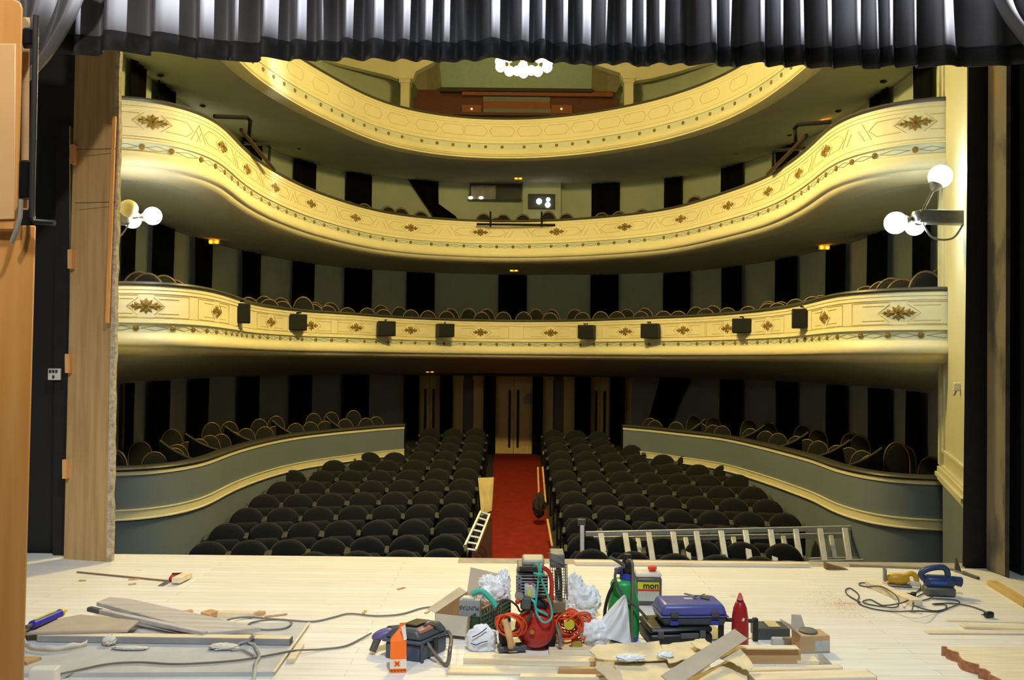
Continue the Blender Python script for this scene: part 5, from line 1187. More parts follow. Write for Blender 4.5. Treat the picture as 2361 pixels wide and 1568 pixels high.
MB().box(Wc(1229, 1345, 0.16), (64 * k_, 0.17, 56 * k_)).build('pump_block', grm, t, True, bev=0.012)
mb = MB()
for i in range(7): mb.box(Wc(1226, 1318 + i * 7, 0.14), (74 * k_, 0.19, 2.4 * k_))
mb.tube([Wc(1230, 1312, 0.14), Wc(1230, 1364, 0.14)], 0.03, 8); mb.build('cooling_fins', grl, t, True, sm=0)
MB().box(Wc(1229, 1291, 0.15), (52 * k_, 0.15, 14 * k_)).build('cylinder_head', grl, t, True, bev=0.012)
MB().box(Wc(1222, 1304, 0.15), (60 * k_, 0.17, 12 * k_)).build('head_gasket', grm, t, True, bev=0.006)
MB().box(Wc(1197, 1340, 0.12), (14 * k_, 0.15, 48 * k_)).build('motor_cover', grb, t, True, bev=0.012)
psw = MB().box(Wc(1222, 1362, 0.03), (26 * k_, 0.05, 30 * k_)).build('pressure_switch', M('switch_box_grey', (186, 188, 190), 0.4), t, True, bev=0.005)
MB().box(Wc(1220, 1368, 0.0), (7 * k_, 0.006, 16 * k_)).build('yellow_sticker', M('yellow_label', (214, 214, 50), 0.4), psw, True)
MB().sphere(Wc(1222, 1346, 0.02), 0.008, 10, 6).build('red_button', red, psw, True)
MB().tube([Wc(1198, 1311, 0.03), Wc(1238, 1310, 0.03)], 0.013, 10).build('grip', blackpl, t, True)
MB().tube(spline([Wc(1238, 1310, 0.03), Wc(1252, 1309, 0.03), Wc(1266, 1320, 0.04), Wc(1272, 1345, 0.05), Wc(1270, 1390, 0.06), Wc(1267, 1424, 0.07)], 6), 0.0125, 10).build('handle_pipe', red, t, True, sm=60)
# belt guard
gx0, gx1 = 1268, 1304
MB().box(Wc(1284, 1286, 0.16), (33 * k_, 0.16, 30 * k_)).build('guard_top', grm, t, True, bev=0.006)
mb = MB()
for i in range(8):
    x = gx0 + (gx1 - gx0) * i / 7; mb.tube([Wc(x, 1300, 0.08), Wc(x + 3, 1384, 0.08)], 0.0022, 5)
for i in range(13): y = 1302 + i * 6.5; mb.tube([Wc(gx0, y, 0.08), Wc(gx1 + 2, y, 0.08), Wc(gx1 + 4, y, 0.30)], 0.0020, 4)
for i in range(6): mb.tube([Wc(gx1 + 3, 1300, 0.1 + 0.035 * i), Wc(gx1 + 5, 1384, 0.1 + 0.035 * i)], 0.0022, 5)
mb.build('guard_grating', M('guard_wire', (92, 92, 88), 0.4, 0.6), t, True, sm=0)
MB().tube(ring(Wc(1288, 1345, 0.2), 0.085, Vector((1, 0.1, 0))), 0.012, 6, True).build('pulley', darkgrey, t, True, sm=50)
MB().box(Wc(1286, 1396, 0.12), (34 * k_, 0.1, 26 * k_)).build('guard_base', M('brownish_plate', (124, 108, 82), 0.5), t, True, bev=0.004)
MB().tube(spline([Wc(1262, 1276, 0.08), Wc(1275, 1278, 0.05), Wc(1296, 1288, 0.05), Wc(1303, 1312, 0.06), Wc(1304, 1370, 0.06)], 5), 0.004, 6).build('copper_line', grm, t, True, sm=60)
# gauges and regulators
gc = Wc(1197, 1374, -0.03); MB().tube([gc + Vector((0, 0.02, 0)), gc - Vector((0, 0.01, 0))], 0.024, 18).build('pressure_gauge', silver, t, True, sm=40)
MB().box(Wc(1212, 1390, -0.01), (0.06, 0.05, 0.07)).build('regulator', darkgrey, t, True, bev=0.01)
MB().sphere(Wc(1194, 1387, -0.04), 0.015, 12, 8).build('regulator_knob', red, t, True)
MB().tube(spline([Wc(1216, 1402, 0), Wc(1200, 1410, -0.02), Wc(1190, 1395, -0.03), Wc(1168, 1382, -0.02), Wc(1150, 1395, 0.0), Wc(1141, 1420, 0.02)], 5), 0.006, 8).build('dark_hose', M('dark_hose', (70, 58, 50), 0.6), t, True, sm=60)
MB().tube(spline([Wc(1226, 1408, -0.05), Wc(1220, 1426, -0.06), Wc(1200, 1445, -0.07), Wc(1176, 1463, -0.06)], 5), 0.009, 8).build('dark_hose', M('dark_hose', (70, 58, 50), 0.6), t, True, sm=60)
MB().sphere(Wc(1240, 1394, 0.06), 0.055, 14, 8, (1.1, 0.8, 0.6)).build('crankcase', rub, t, True)
# turquoise hose hung on the handle
h = thing('air_hose', 'turquoise air hose knotted on the compressor handle and hanging down', 'hose', Wc(1240, 1310, -0.01))
MB().tube(spline([Wc(1232, 1306, 0.0), Wc(1238, 1301, -0.03), Wc(1243, 1312, -0.03), Wc(1240, 1350, -0.03), Wc(1235, 1400, -0.03), Wc(1240, 1420, -0.05), Wc(1253, 1435, -0.07), Wc(1268, 1430, -0.07), Wc(1273, 1412, -0.05), Wc(1264, 1376, -0.03), Wc(1249, 1336, -0.03), Wc(1247, 1305, -0.035), Wc(1252, 1302, 0.0)], 7), 0.0062, 8).build('hanging_loop', cyan, h, True, sm=60)
MB().tube(ring(Wc(1242, 1323, -0.03), 0.026, Vector((0.1, 0.2, 1)).normalized(), 16), 0.006, 6, True).build('knot', cyan, h, True, sm=60)
MB().tube(spline([Wc(1222, 1382, 0.0), Wc(1232, 1388, -0.03), Wc(1236, 1404, -0.03), Wc(1250, 1412, -0.03), Wc(1262, 1418, -0.02)], 5), 0.008, 8).build('short_piece', cyan, h, True, sm=60)
# orange cord bundles
oc = M('orange_cord', (222, 84, 40), 0.5, var=0.1)
def coil(name, label, c, r, n, seed, spread, squash=0.8):
    rr = random.Random(seed); t = thing(name, label, 'cable coil', (c[0], c[1], 0))
    for k in range(n):
        cc = Vector(c) + Vector((rr.uniform(-1, 1) * spread, rr.uniform(-1, 1) * spread * 0.8, rr.uniform(-1, 1) * spread * 0.6)); axc = Vector((rr.uniform(-0.6, 0.6), 1, rr.uniform(-0.5, 0.5))).normalized(); q = r * rr.uniform(0.65, 1.08)
        pts = ring(cc, q, axc, 18); pts = [Vector((p.x, p.y, max(0.012, cc.z + (p.z - cc.z) * squash))) for p in pts]
        MB().tube(pts, 0.0052, 6, True).build('cord_turn', oc, t, True, sm=60)
    return t
coil('cable_coil', 'coiled orange cord hanging at the left of the red tank', Wc(1176, 1440, -0.07), 0.085, 7, 4, 0.012)
cr_ = coil('cable_reel', 'tangled orange cable reel right of the red tank', Wc(1318, 1440, 0.08), 0.085, 20, 8, 0.055)
MB().tube([Wc(1312, 1440, 0.0), Wc(1320, 1438, 0.2)], 0.03, 12).build('reel_core', M('yellow_core', (206, 190, 50), 0.5), cr_, True)
MB().box(Wc(1330, 1484, 0.06), (0.06, 0.06, 0.05)).build('reel_foot', M('mustard_plastic', (176, 150, 62), 0.5), cr_, True, bev=0.006)
MB().tube(spline([Wc(1284, 1440, -0.06), Wc(1290, 1460, -0.07), Wc(1292, 1490, -0.06)], 4), 0.012, 8).build('grey_tap', silver, cr_, True)
p = fl(1183, 1492); o = MB().tube(spline([Wc(1163, 1428, -0.10), Wc(1170, 1450, -0.11), Wc(1176, 1475, -0.11), Wc(1178, 1494, -0.10)], 4), [0.018] * 4 + [0.021] * 4 + [0.018] * 4 + [0.014], 10).build('cloth_roll', M('orange_cream_cloth', (222, 178, 122), 0.8, var=0.15), sm=60); tag(o, 'cream and orange rolled rag upright before the black wheel', 'rag')
# white bags
p = fl(1342, 1424); mb = crumple(MB(), (0.0, 0, 0.09), 0.10, (0.95, 0.6, 1.0), 21, 0.45, 30, 18); crumple(mb, (-0.045, 0.01, 0.17), 0.07, (0.7, 0.6, 1.25), 22, 0.5, 24, 14); crumple(mb, (0.045, 0.01, 0.135), 0.06, (0.9, 0.6, 0.9), 23, 0.5, 24, 14); o = mb.build('plastic_bag', whitebag, sm=50); o.location = p; tag(o, 'crumpled white plastic bag standing behind the orange cable reel', 'bag')
p = fl(1400, 1494); D1 = p.y; t = thing('plastic_bag', 'white plastic bag with a tall pointed corner before the green sprayer', 'bag', p)
rr = random.Random(9)
def bagf(u, v):
    w_ = (1 - v) ** 0.8 + 0.07 * (1 - v * 0.6); x = (-62 + (118) * u) ; px = 1398 + x * w_ + 42 * v ** 1.2; py = 1494 - 122 * v ** 1.15 - 20 * (1 - v) * sin(pi * u)
    bul = 0.06 * sin(pi * u) * (1 - v * 0.7) + 0.010 * sin(9 * u + 5 * v) + 0.005 * sin(23 * u - 9 * v)
    return pt(px, py, D1 - bul + 0.01 * v)
MB().grid(bagf, 30, 24).build('front_sheet', whitebag, t, True, sm=40, thick=0.002)
crumple(MB(), Wc(1372, 1462, 0.05), 0.075, (1.0, 0.7, 0.9), 31, 0.35, 24, 14).build('folded_body', whitebag, t, True, sm=50)
# ---------------------------------------------------------------- green sprayer, canister
p = fl(1443, 1484); D1 = p.y; s1 = D1 / F; t = thing('pressure_sprayer', 'green garden pressure sprayer with blue collar and black pump', 'sprayer', p)
grs = M('green_plastic', (44, 160, 84), 0.4, var=0.08, scale=5, spec=0.5); blu = M('royal_blue_plastic', (52, 66, 168), 0.4, var=0.05)
def V(px, py, d=0.0): return pt(px, py, D1 + d)
ry = Matrix.Rotation(0.02, 3, 'Y')
MB().lathe([(0.0, 0.02), (0.085, 0.02), (0.092, 0.04), (0.094, 0.15), (0.09, 0.22), (0.078, 0.27), (0.076, 0.30), (0.080, 0.325), (0.070, 0.345), (0.045, 0.355), (0.0, 0.356)], 28, p + Vector((-0.004, 0.08, 0))).build('tank', grs, t, True, sm=50)
MB().lathe([(0.0, 0.0), (0.088, 0.0), (0.09, 0.03), (0.0, 0.03)], 28, p + Vector((-0.004, 0.08, 0))).build('base_ring', blu, t, True)
MB().lathe([(0.0, 0.35), (0.047, 0.35), (0.047, 0.392), (0.0, 0.392)], 20, p + Vector((0.018, 0.08, 0))).build('collar', blu, t, True)
MB().lathe([(0.0, 0.392), (0.032, 0.392), (0.036, 0.41), (0.033, 0.46), (0.024, 0.475), (0.02, 0.5), (0.0, 0.5)], 18, p + Vector((0.018, 0.08, 0))).build('pump', blackpl, t, True, sm=50)
MB().tube([V(1405, 1284, 0.06), V(1422, 1293, 0.06), V(1440, 1304, 0.06)], [0.008, 0.009, 0.013], 8).build('pump_lever', darkgrey, t, True)
MB().tube(spline([V(1445, 1296, 0.02), V(1452, 1292, 0.0), V(1458, 1300, -0.02), V(1459, 1330, -0.025), V(1457, 1400, -0.025), V(1457, 1484, -0.025)], 5), 0.0085, 8).build('lance', M('lance_grey', (128, 116, 98), 0.4, 0.4), t, True, sm=60)
MB().tube(spline([V(1440, 1308, 0.03), V(1424, 1312, 0.0), V(1418, 1330, -0.01), V(1424, 1352, -0.02), V(1442, 1378, -0.03), V(1470, 1402, -0.03), V(1494, 1428, -0.02)], 6), 0.008, 8).build('hose', darkgrey, t, True, sm=60)
MB().tube(spline([V(1418, 1342, 0.05), V(1404, 1370, 0.05), V(1396, 1400, 0.05), V(1394, 1424, 0.05)], 5), [0.01] * 16, 8).build('strap', blackpl, t, True, sm=60)
MB().lathe([(0, 0), (0.022, 0), (0.022, 0.03), (0, 0.03)], 12, V(1425, 1322, 0.06)).build('filler_cap', blu, t, True)
c, rz, L_, d, h = pxb(1466, 1396, 1526, 1397, 74, 10, 0); t = thing('solvent_canister', 'grey canister with red cap and yellow label behind the green sprayer', 'canister', c, rz)
d = 0.12
MB().box((0, 0, h * 0.43), (L_, d, h * 0.86)).build('body', M('dark_grey_canister', (84, 82, 80), 0.4, var=0.06, spec=0.5), t, bev=0.014)
MB().box((0, 0, h * 0.93), (L_ * 0.99, d * 0.98, h * 0.15)).build('white_shoulder', M('white_plastic', (222, 218, 205), 0.4), t, bev=0.014)
MB().lathe([(0.0, h * 0.99), (0.022, h * 0.99), (0.022, h * 1.06), (0.03, h * 1.065), (0.03, h * 1.15), (0, h * 1.15)], 16, (0.03, 0, 0)).build('cap', M('red_cap', (230, 70, 56), 0.4), t)
yl = MB().box((-0.004, -d / 2 - 0.001, h * 0.62), (L_ * 0.82, 0.003, h * 0.21)).build('yellow_label', M('lime_label', (206, 204, 48), 0.5), t)
MB().box((-0.004, -d / 2 - 0.001, h * 0.485), (L_ * 0.82, 0.003, h * 0.06)).build('red_label', M('label_red', (200, 58, 50), 0.5), t)
MB().box((-0.004, -d / 2 - 0.001, h * 0.30), (L_ * 0.82, 0.003, h * 0.30)).build('grey_label', M('label_grey', (186, 190, 180), 0.6), t)
text('mon', 0.058, blackpl, yl, (0.012, -d / 2 - 0.003, h * 0.615), (pi / 2, 0, 0))
# ---------------------------------------------------------------- cases, red bottle
c, rz, L_, d, h = pxb(1496, 1492, 1642, 1488, 42, 16, 0); d = 0.27; t = thing('tool_case', 'black plastic tool case lying under the blue case', 'case', c + Vector((0, 0.08, 0)), rz)
MB().box((0, 0, h * 0.32), (L_, d, h * 0.6)).build('lower_shell', blackpl, t, bev=0.018); MB().box((0, 0, h * 0.80), (L_, d, h * 0.34)).build('upper_shell', blackpl, t, bev=0.018)
MB().box((L_ * 0.12, -d / 2 - 0.006, h * 0.55), (0.11, 0.014, 0.03)).build('carry_handle', darkgrey, t, bev=0.005)
for s_ in (-1, 1): MB().box((s_ * L_ * 0.33, -d / 2 - 0.004, h * 0.62), (0.035, 0.01, 0.04)).build('latch', darkgrey, t, bev=0.003)
zc = h * 0.985; cb = Vector(t.location) + Vector((0.085, 0.0, zc)); Lb = 0.40; db = 0.25; hb_ = 0.145
t = thing('tool_case', 'blue plastic tool case with keys lying on top of it', 'case', cb, 0.06)
bcase = M('blue_violet_plastic', (84, 88, 158), 0.4, var=0.06, scale=6, spec=0.5)
def shell(z0, z1, i0, i1): # tapered box
    a = [(-Lb / 2 + i0, -db / 2 + i0, z0), (Lb / 2 - i0, -db / 2 + i0, z0), (Lb / 2 - i0, db / 2 - i0, z0), (-Lb / 2 + i0, db / 2 - i0, z0)]; b = [(-Lb / 2 + i1, -db / 2 + i1, z1), (Lb / 2 - i1, -db / 2 + i1, z1), (Lb / 2 - i1, db / 2 - i1, z1), (-Lb / 2 + i1, db / 2 - i1, z1)]
    return MB().add(a + b, [(3, 2, 1, 0), (4, 5, 6, 7)] + [(i, (i + 1) % 4, 4 + (i + 1) % 4, 4 + i) for i in range(4)])
shell(0.0, 0.055, 0.02, 0.0).build('lower_shell', M('slate_violet_plastic', (74, 76, 92), 0.45, var=0.06), t, bev=0.014); shell(0.06, 0.125, 0.0, 0.022).build('upper_shell', bcase, t, bev=0.02)
MB().box((0, 0, 0.058), (Lb * 1.01, db * 1.01, 0.008)).build('seam_rim', bcase, t, bev=0.003)
for s_ in (-1, 1):
    l_ = MB().box((s_ * 0.12, -db / 2 - 0.004, 0.075), (0.045, 0.012, 0.035)).build('latch', M('slate_violet_plastic', (74, 76, 92), 0.45), t, bev=0.003)
    MB().box((s_ * 0.12, -db / 2 + 0.002, 0.022), (0.05, 0.008, 0.024)).build('latch_plate', M('royal_blue_plastic', (52, 66, 168), 0.4), t, bev=0.003)
MB().box((0.0, 0.02, 0.126), (0.05, 0.03, 0.002)).build('white_sticker', paper, t)
k0 = cb + Vector((0.05, 0.02, 0.138)); t = thing('key_bunch', 'bunch of steel keys and a spanner on the blue case', 'keys', k0)
MB().beam(k0 + Vector((-0.07, 0.03, 0.008)), k0 + Vector((0.0, 0.0, 0.0)), 0.02, 0.006).build('spanner', silver, t, True, bev=0.002)
for k in range(4):
    a = 0.5 * k - 0.6; MB().box(k0 + Vector((0.03 * cos(a) + 0.02, 0.03 * sin(a), 0.002 * k - 0.004)), (0.055, 0.014, 0.003), (0, 0, a)).build('key', silver, t, True)
MB().tube(ring(k0 + Vector((0.0, 0, 0.006)), 0.016, Vector((0, 0.3, 1)).normalized(), 14), 0.002, 5, True).build('key_ring', silver, t, True)
p = fl(1706, 1489); t = thing('glue_bottle', 'red glue bottle with a clear pink nozzle right of the blue case', 'bottle', p)
MB().lathe([(0.0, 0), (0.044, 0), (0.048, 0.01), (0.048, 0.12), (0.046, 0.17), (0.038, 0.22), (0.026, 0.25), (0.022, 0.255), (0.0, 0.256)], 22, (0, 0, 0)).build('bottle_body', M('deep_red_plastic', (168, 32, 34), 0.35, var=0.08, spec=0.5), t, sm=50)
MB().lathe([(0, 0.254), (0.02, 0.254), (0.02, 0.266), (0, 0.266)], 16).build('neck_ring', blackpl, t)
MB().lathe([(0, 0.266), (0.019, 0.266), (0.014, 0.285), (0.006, 0.305), (0.0, 0.306)], 14).build('nozzle', M('pink_cap', (226, 104, 100), 0.3), t, sm=50)
MB().box((0.006, -0.0475, 0.165), (0.012, 0.004, 0.018), (0, 0.3, 0)).build('label_mark', paper, t)
p = fl(1672, 1478); t = thing('clamp_bar', 'black bar clamp standing behind the red bottle', 'clamp', p)
MB().tube([onz(1655, 1428, 0.13) , onz(1738, 1432, 0.13)], 0.012, 8).build('bar', blackpl, t, True)
a = fl(1741, 1478); MB().beam(a, a + Vector((0, 0, 0.135)), 0.03, 0.03).build('jaw', blackpl, t, True, bev=0.004)
a = fl(1662, 1480); MB().beam(a, a + Vector((0, 0, 0.135)), 0.03, 0.03).build('jaw', blackpl, t, True, bev=0.004)
t = board('metal_tray_box', 'grey metal box with a yellowed label left of the right-hand carton', 'box', 1748, 1476, 1822, 1476, 26, 18, 0, slated); MB().box((0.01, 0.0, 0.072), (0.07, 0.11, 0.004)).build('yellowed_label', M('manila_label', (206, 188, 128), 0.7), t)
t = board('plastic_tub', 'pale grey plastic tub in front of the grey metal box', 'tub', 1781, 1489, 1831, 1489, 17, 5, 0, M('pale_grey_plastic', (188, 190, 186), 0.4), bev=0.01)
c, rz, L_, d, h = pxb(1846, 1508, 1914, 1506, 40, 16, 0); t = thing('cardboard_box', 'taped brown cardboard box with a white label at the right of the clutter', 'box', c, rz)
MB().box((0, 0, h / 2), (L_, d, h)).build('carton', card, t, bev=0.004); MB().box((L_ * 0.22, -d / 2 - 0.001, h * 0.42), (L_ * 0.48, 0.003, h * 0.6)).build('white_label', M('grey_white_label', (190, 190, 186), 0.6, var=0.1, scale=30), t)
MB().slab([(-L_ / 2, -d / 2, h), (-L_ / 2, d / 2, h), (-L_ / 2 - 0.07, d / 2, h + 0.06), (-L_ / 2 - 0.07, -d / 2, h + 0.07)], (0.004, 0, 0.004)).build('side_flap', cardgrey, t, sm=0)
MB().slab([(-L_ / 2, d / 2, h), (0, d / 2, h), (-0.01, d / 2 + 0.04, h + 0.07), (-L_ / 2 + 0.02, d / 2 + 0.04, h + 0.075)], (0, 0.004, 0.0)).build('back_flap', cardgrey, t, sm=0)
o = MB().lathe([(0, 0), (0.05, 0), (0.052, 0.006), (0.04, 0.014), (0.012, 0.016), (0, 0.016)], 20).build('grinding_disc', M('grey_disc', (112, 108, 104), 0.6, var=0.15), sm=40); o.location = Vector(c) + Vector((-0.01, 0.01, h + 0.003)); tag(o, 'grey grinding disc on top of the taped cardboard box', 'disc')
o = plate('scraper_blade', 'grey steel scraper in front of the taped cardboard box', 'scraper', [(1886, 1508, 0.03), (1896, 1507, 0.03), (1922, 1535, 0.012), (1893, 1534, 0.012)], 0.004, silver)
# ---------------------------------------------------------------- lumber and torn cardboard in the front middle
LB = [((1068, 1531, 1372, 1540, 14, 13), 0.0, pine, 'long pale plank with rounded edge in front of the compressor'), ((1266, 1512, 1372, 1513, 12, 9), 0.0, pine, 'shorter plank just behind the long pale plank'),
      ((1030, 1556, 1286, 1559, 6, 16), 0.0, pine, 'low wide white plank at the bottom of the clutter'), ((1288, 1566, 1392, 1566, 24, 5), 0.0, pinedark, 'thick dark-faced plank end under the torn cardboard'),
      ((1198, 1590, 1500, 1594, 30, 8), 0.0, pine, 'thick pale plank along the bottom edge of the picture'), ((1700, 1531, 1846, 1531, 32, 11), 0.0, pinedark, 'stacked thick plank right of the torn cardboard'),
      ((1838, 1532, 1891, 1533, 8, 14), 0.0, pine, 'short plank end beside the stacked thick plank'), ((1724, 1556, 1942, 1549, 10, 8), 0.0, pine, 'long narrow plank in front of the stacked thick plank'), ((1742, 1578, 2022, 1570, 10, 18), 0.0, pine, 'broad plank nearest the camera right of the torn cardboard')]
for q, z0, m_, lab in LB: board('plank', lab, 'plank', *q, z0, m_, 'planks in the front middle', end=pinedark)
board('plank', 'thin pale plank lying on top of the stacked thick plank', 'plank', 1690, 1499, 1843, 1499, 4, 8, 0.083, pine, 'planks in the front middle')
def torn(lab, pts, z, seed, mat=cardpale, th=0.004, tilt=0.0):
    rr = random.Random(seed); Q = []; n = len(pts)
    for i in range(n):
        a, b = pts[i], pts[(i + 1) % n]; Q.append(a); m_ = 5
        for k in range(1, m_): f_ = k / m_; Q.append((a[0] + (b[0] - a[0]) * f_ + rr.uniform(-3, 3), a[1] + (b[1] - a[1]) * f_ + rr.uniform(-1.5, 1.5)))
    P = [onz(x, y, z + tilt * (1530 - y) / 60) for x, y in Q]; o = sum(P, Vector()) / len(P); bm = MB()
    top = [p - o + Vector((0, 0, rr.uniform(-0.004, 0.004))) for p in P]
    t = bm.slab(top, (0, 0, -th)).build('torn_cardboard', mat, sm=0); t.location = o; return tag(t, lab, 'cardboard')
torn('broad torn sheet of pale cardboard at the left of the torn pile', [(1358, 1500), (1372, 1487), (1420, 1484), (1520, 1479), (1530, 1498), (1545, 1520), (1430, 1526), (1378, 1518)], 0.095, 1)
torn('torn cardboard sheet behind the diagonal strip', [(1525, 1486), (1600, 1478), (1640, 1490), (1620, 1512), (1545, 1530), (1525, 1510)], 0.105, 2)
torn('large creased cardboard sheet in the middle of the torn pile', [(1416, 1528), (1490, 1522), (1560, 1514), (1590, 1530), (1560, 1572), (1430, 1575)], 0.075, 3)
torn('curled grey cardboard scrap at the left front of the torn pile', [(1368, 1540), (1400, 1530), (1428, 1545), (1440, 1578), (1410, 1582), (1392, 1556)], 0.10, 4, cardgrey)
torn('small upright torn cardboard tag behind the diagonal strip', [(1592, 1482), (1606, 1472), (1626, 1472), (1642, 1490), (1618, 1498)], 0.14, 5)
torn('wide torn cardboard flap at the right front of the torn pile', [(1560, 1572), (1640, 1540), (1700, 1512), (1728, 1540), (1722, 1575), (1640, 1585)], 0.07, 6)
torn('ragged cardboard piece at the right end of the torn pile', [(1650, 1512), (1688, 1492), (1700, 1486), (1738, 1538), (1728, 1548), (1692, 1530)], 0.11, 7)
a, b = onz(1540, 1572, 0.12), onz(1708, 1462, 0.17); c = (a + b) / 2; t = MB().beam(a - c, b - c, 0.085, 0.006, (0.2, -0.5, 1)).build('torn_cardboard', cardgrey, sm=0); t.location = c; tag(t, 'long diagonal cardboard strip across the top of the torn pile', 'cardboard')
for k, (x, y, r, sc, lab) in enumerate([(1452, 1516, 0.06, (1.2, 0.5, 0.25), 'white torn plastic film on the broad cardboard sheet'), (1534, 1510, 0.04, (1, 0.6, 0.35), 'white film scrap right of the larger film scrap')]):
    t = crumple(MB(), (0, 0, -0.001), r, sc, 60 + k, 0.4, 18, 10).build('film_scrap', whitebag, sm=20); t.location = onz(x, y, 0.115); tag(t, lab, 'plastic film')
# ---------------------------------------------------------------- right: jigsaw, sander, cables, planks
p = fl(2070, 1352); s2 = p.y / F; t = thing('jigsaw', 'yellow jigsaw lying on the floor at the right', 'power tool', p, -0.2)
yel = M('yellow_casing', (214, 166, 40), 0.4, var=0.06, spec=0.5); bls = M('dark_blue_casing', (44, 66, 112), 0.4, var=0.08, spec=0.5)
MB().sphere((0.0, 0, 0.055), 0.05, 20, 12, (1.7, 0.8, 0.85)).build('casing', yel, t, sm=60); MB().tube(spline([(0.05, 0, 0.08), (0.09, 0, 0.1), (0.12, 0, 0.085), (0.13, 0, 0.05)], 4), 0.02, 10).build('handle', yel, t, sm=60)
MB().box((0.01, -0.0, 0.012), (0.16, 0.07, 0.012)).build('base_plate', silver, t, bev=0.003); MB().box((-0.09, 0, 0.08), (0.02, 0.05, 0.09)).build('front_plate', silver, t, bev=0.003); MB().box((0.115, -0.01, 0.03), (0.07, 0.035, 0.035)).build('cable_sleeve', M('white_plastic', (222, 218, 205), 0.4), t, bev=0.008)
p = fl(2172, 1378); t = thing('belt_sander', 'dark blue belt sander with a loop handle at the far right', 'power tool', p, -0.12)
MB().box((0, 0.06, 0.035), (0.20, 0.11, 0.06)).build('shoe', M('grey_shoe', (112, 112, 108), 0.5, 0.3, var=0.2, scale=20), t, bev=0.014)
MB().box((0.0, 0.06, 0.10), (0.20, 0.10, 0.08)).build('body', bls, t, bev=0.025); MB().box((-0.02, 0.005, 0.10), (0.11, 0.012, 0.025)).build('vent_strip', M('bright_blue', (54, 92, 168), 0.4), t, bev=0.005)
MB().tube(spline([(-0.10, 0.06, 0.11), (-0.12, 0.06, 0.15), (-0.07, 0.06, 0.185), (0.02, 0.06, 0.20), (0.055, 0.06, 0.175), (0.06, 0.06, 0.13)], 5), 0.021, 10).build('loop_handle', bls, t, sm=60)
MB().cyl((0.09, 0.06, 0.11), (0.15, 0.06, 0.10), 0.03, 0.036, 14).build('dust_spout', bls, t)
dc = darkcable
cable('tool_cable', 'thin dark cable running from the sander behind the jigsaw', [(2133, 1331, .02), (2112, 1325, .008), (2106, 1331, .008), (2120, 1344, .008), (2122, 1358, .008), (2108, 1367, .008), (2082, 1369, .008)], 0.0046, dc)
cable('tool_cable', 'dark cable from the jigsaw winding over the short plank', [(2036, 1348, .03), (2010, 1345, .008), (1985, 1344, .008), (1982, 1349, .008), (2000, 1353, .008), (2030, 1352, .05), (2060, 1368, .05), (2072, 1385, .05), (2066, 1400, .02), (2030, 1398, .008), (1998, 1392, .008), (1990, 1386, .008), (2008, 1383, .008), (2026, 1392, .008), (2040, 1396, .008), (2080, 1390, .05), (2104, 1378, .008)], 0.0046, dc)
cable('tool_cable', 'long dark cable of the sander sweeping right to its plug', [(1984, 1389, .008), (1955, 1372, .008), (1950, 1360, .008), (1962, 1357, .008), (1980, 1372, .008), (1979, 1390, .008), (2010, 1403, .008), (2060, 1410, .008), (2110, 1409, .06), (2160, 1411, .008), (2178, 1405, .008), (2180, 1395, .008), (2150, 1393, .008), (2190, 1391, .008), (2230, 1396, .008), (2265, 1407, .008), (2288, 1420, .012)], 0.0046, dc)
cable('tool_cable', 'small dark cable loop between the short plank and the sander', [(2115, 1376, .008), (2130, 1369, .008), (2150, 1376, .008), (2130, 1384, .008), (2112, 1386, .008), (2105, 1394, .05), (2130, 1404, .008), (2165, 1408, .008), (2210, 1392, .008), (2200, 1383, .008), (2150, 1380, .008)], 0.0044, dc)
p = fl(2280, 1424); t = thing('mains_plug', 'dark mains plug at the end of the sander cable', 'plug', p, 0.3); MB().box((0, 0, 0.02), (0.06, 0.035, 0.035)).build('plug_body', blackpl, t, bev=0.008)
for s_ in (-0.008, 0.008): MB().cyl((-0.03, s_, 0.02), (-0.055, s_, 0.02), 0.0035, n=8).build('pin', silver, t)
p = fl(2106, 1378); t = thing('mains_plug', 'dark mains plug lying between the short plank and the sander', 'plug', p, 1.0); MB().box((0, 0, 0.02), (0.05, 0.035, 0.035)).build('plug_body', blackpl, t, bev=0.008)
for s_ in (-0.008, 0.008): MB().cyl((-0.025, s_, 0.02), (-0.05, s_, 0.02), 0.0035, n=8).build('pin', silver, t)
a, b = fl(2006, 1352), fl(2115, 1398); c = (a + b) / 2; t = MB().beam(a - c + Vector((0, 0, .022)), b - c + Vector((0, 0, .022)), 0.085, 0.042).build('plank', pine, bev=0.003, sm=0); t.location = c; tag(t, 'short pale plank lying aslant under the tool cables', 'plank')
p = fl(2105, 1412); t = MB().box((0, 0, 0.006), (0.04, 0.02, 0.012)).build('wood_chip', pinedark); t.location = p; tag(t, 'reddish chip below the short slanted plank', 'wood chip')
a, b = fl(2287, 1350), fl(2372, 1402); c = (a + b) / 2; t = MB().beam(a - c + Vector((0, 0, .02)), b - c + Vector((0, 0, .02)), 0.07, 0.038).build('plank', M('yellowish_plank', (206, 176, 110), 0.6, var=0.1), bev=0.003, sm=0); t.location = c; tag(t, 'yellowish plank at the right edge of the picture', 'plank')
p = fl(2230, 1326); t = thing('wood_file', 'dark wood file lying near the black reveal', 'file', p); MB().tube([fl(2222, 1321, .012), fl(2256, 1333, .012)], [0.016, 0.013], 8).build('handle', darkgrey, t, True); MB().beam(fl(2198, 1315, .01), fl(2222, 1321, .01), 0.02, 0.006).build('file_blade', silver, t, True)
MB().slab([fl(2203, 1318), fl(2218, 1320), fl(2206, 1312) + Vector((0, 0, 0.09))], (0, 0.02, 0)).build('wedge', blackpl, t, True)
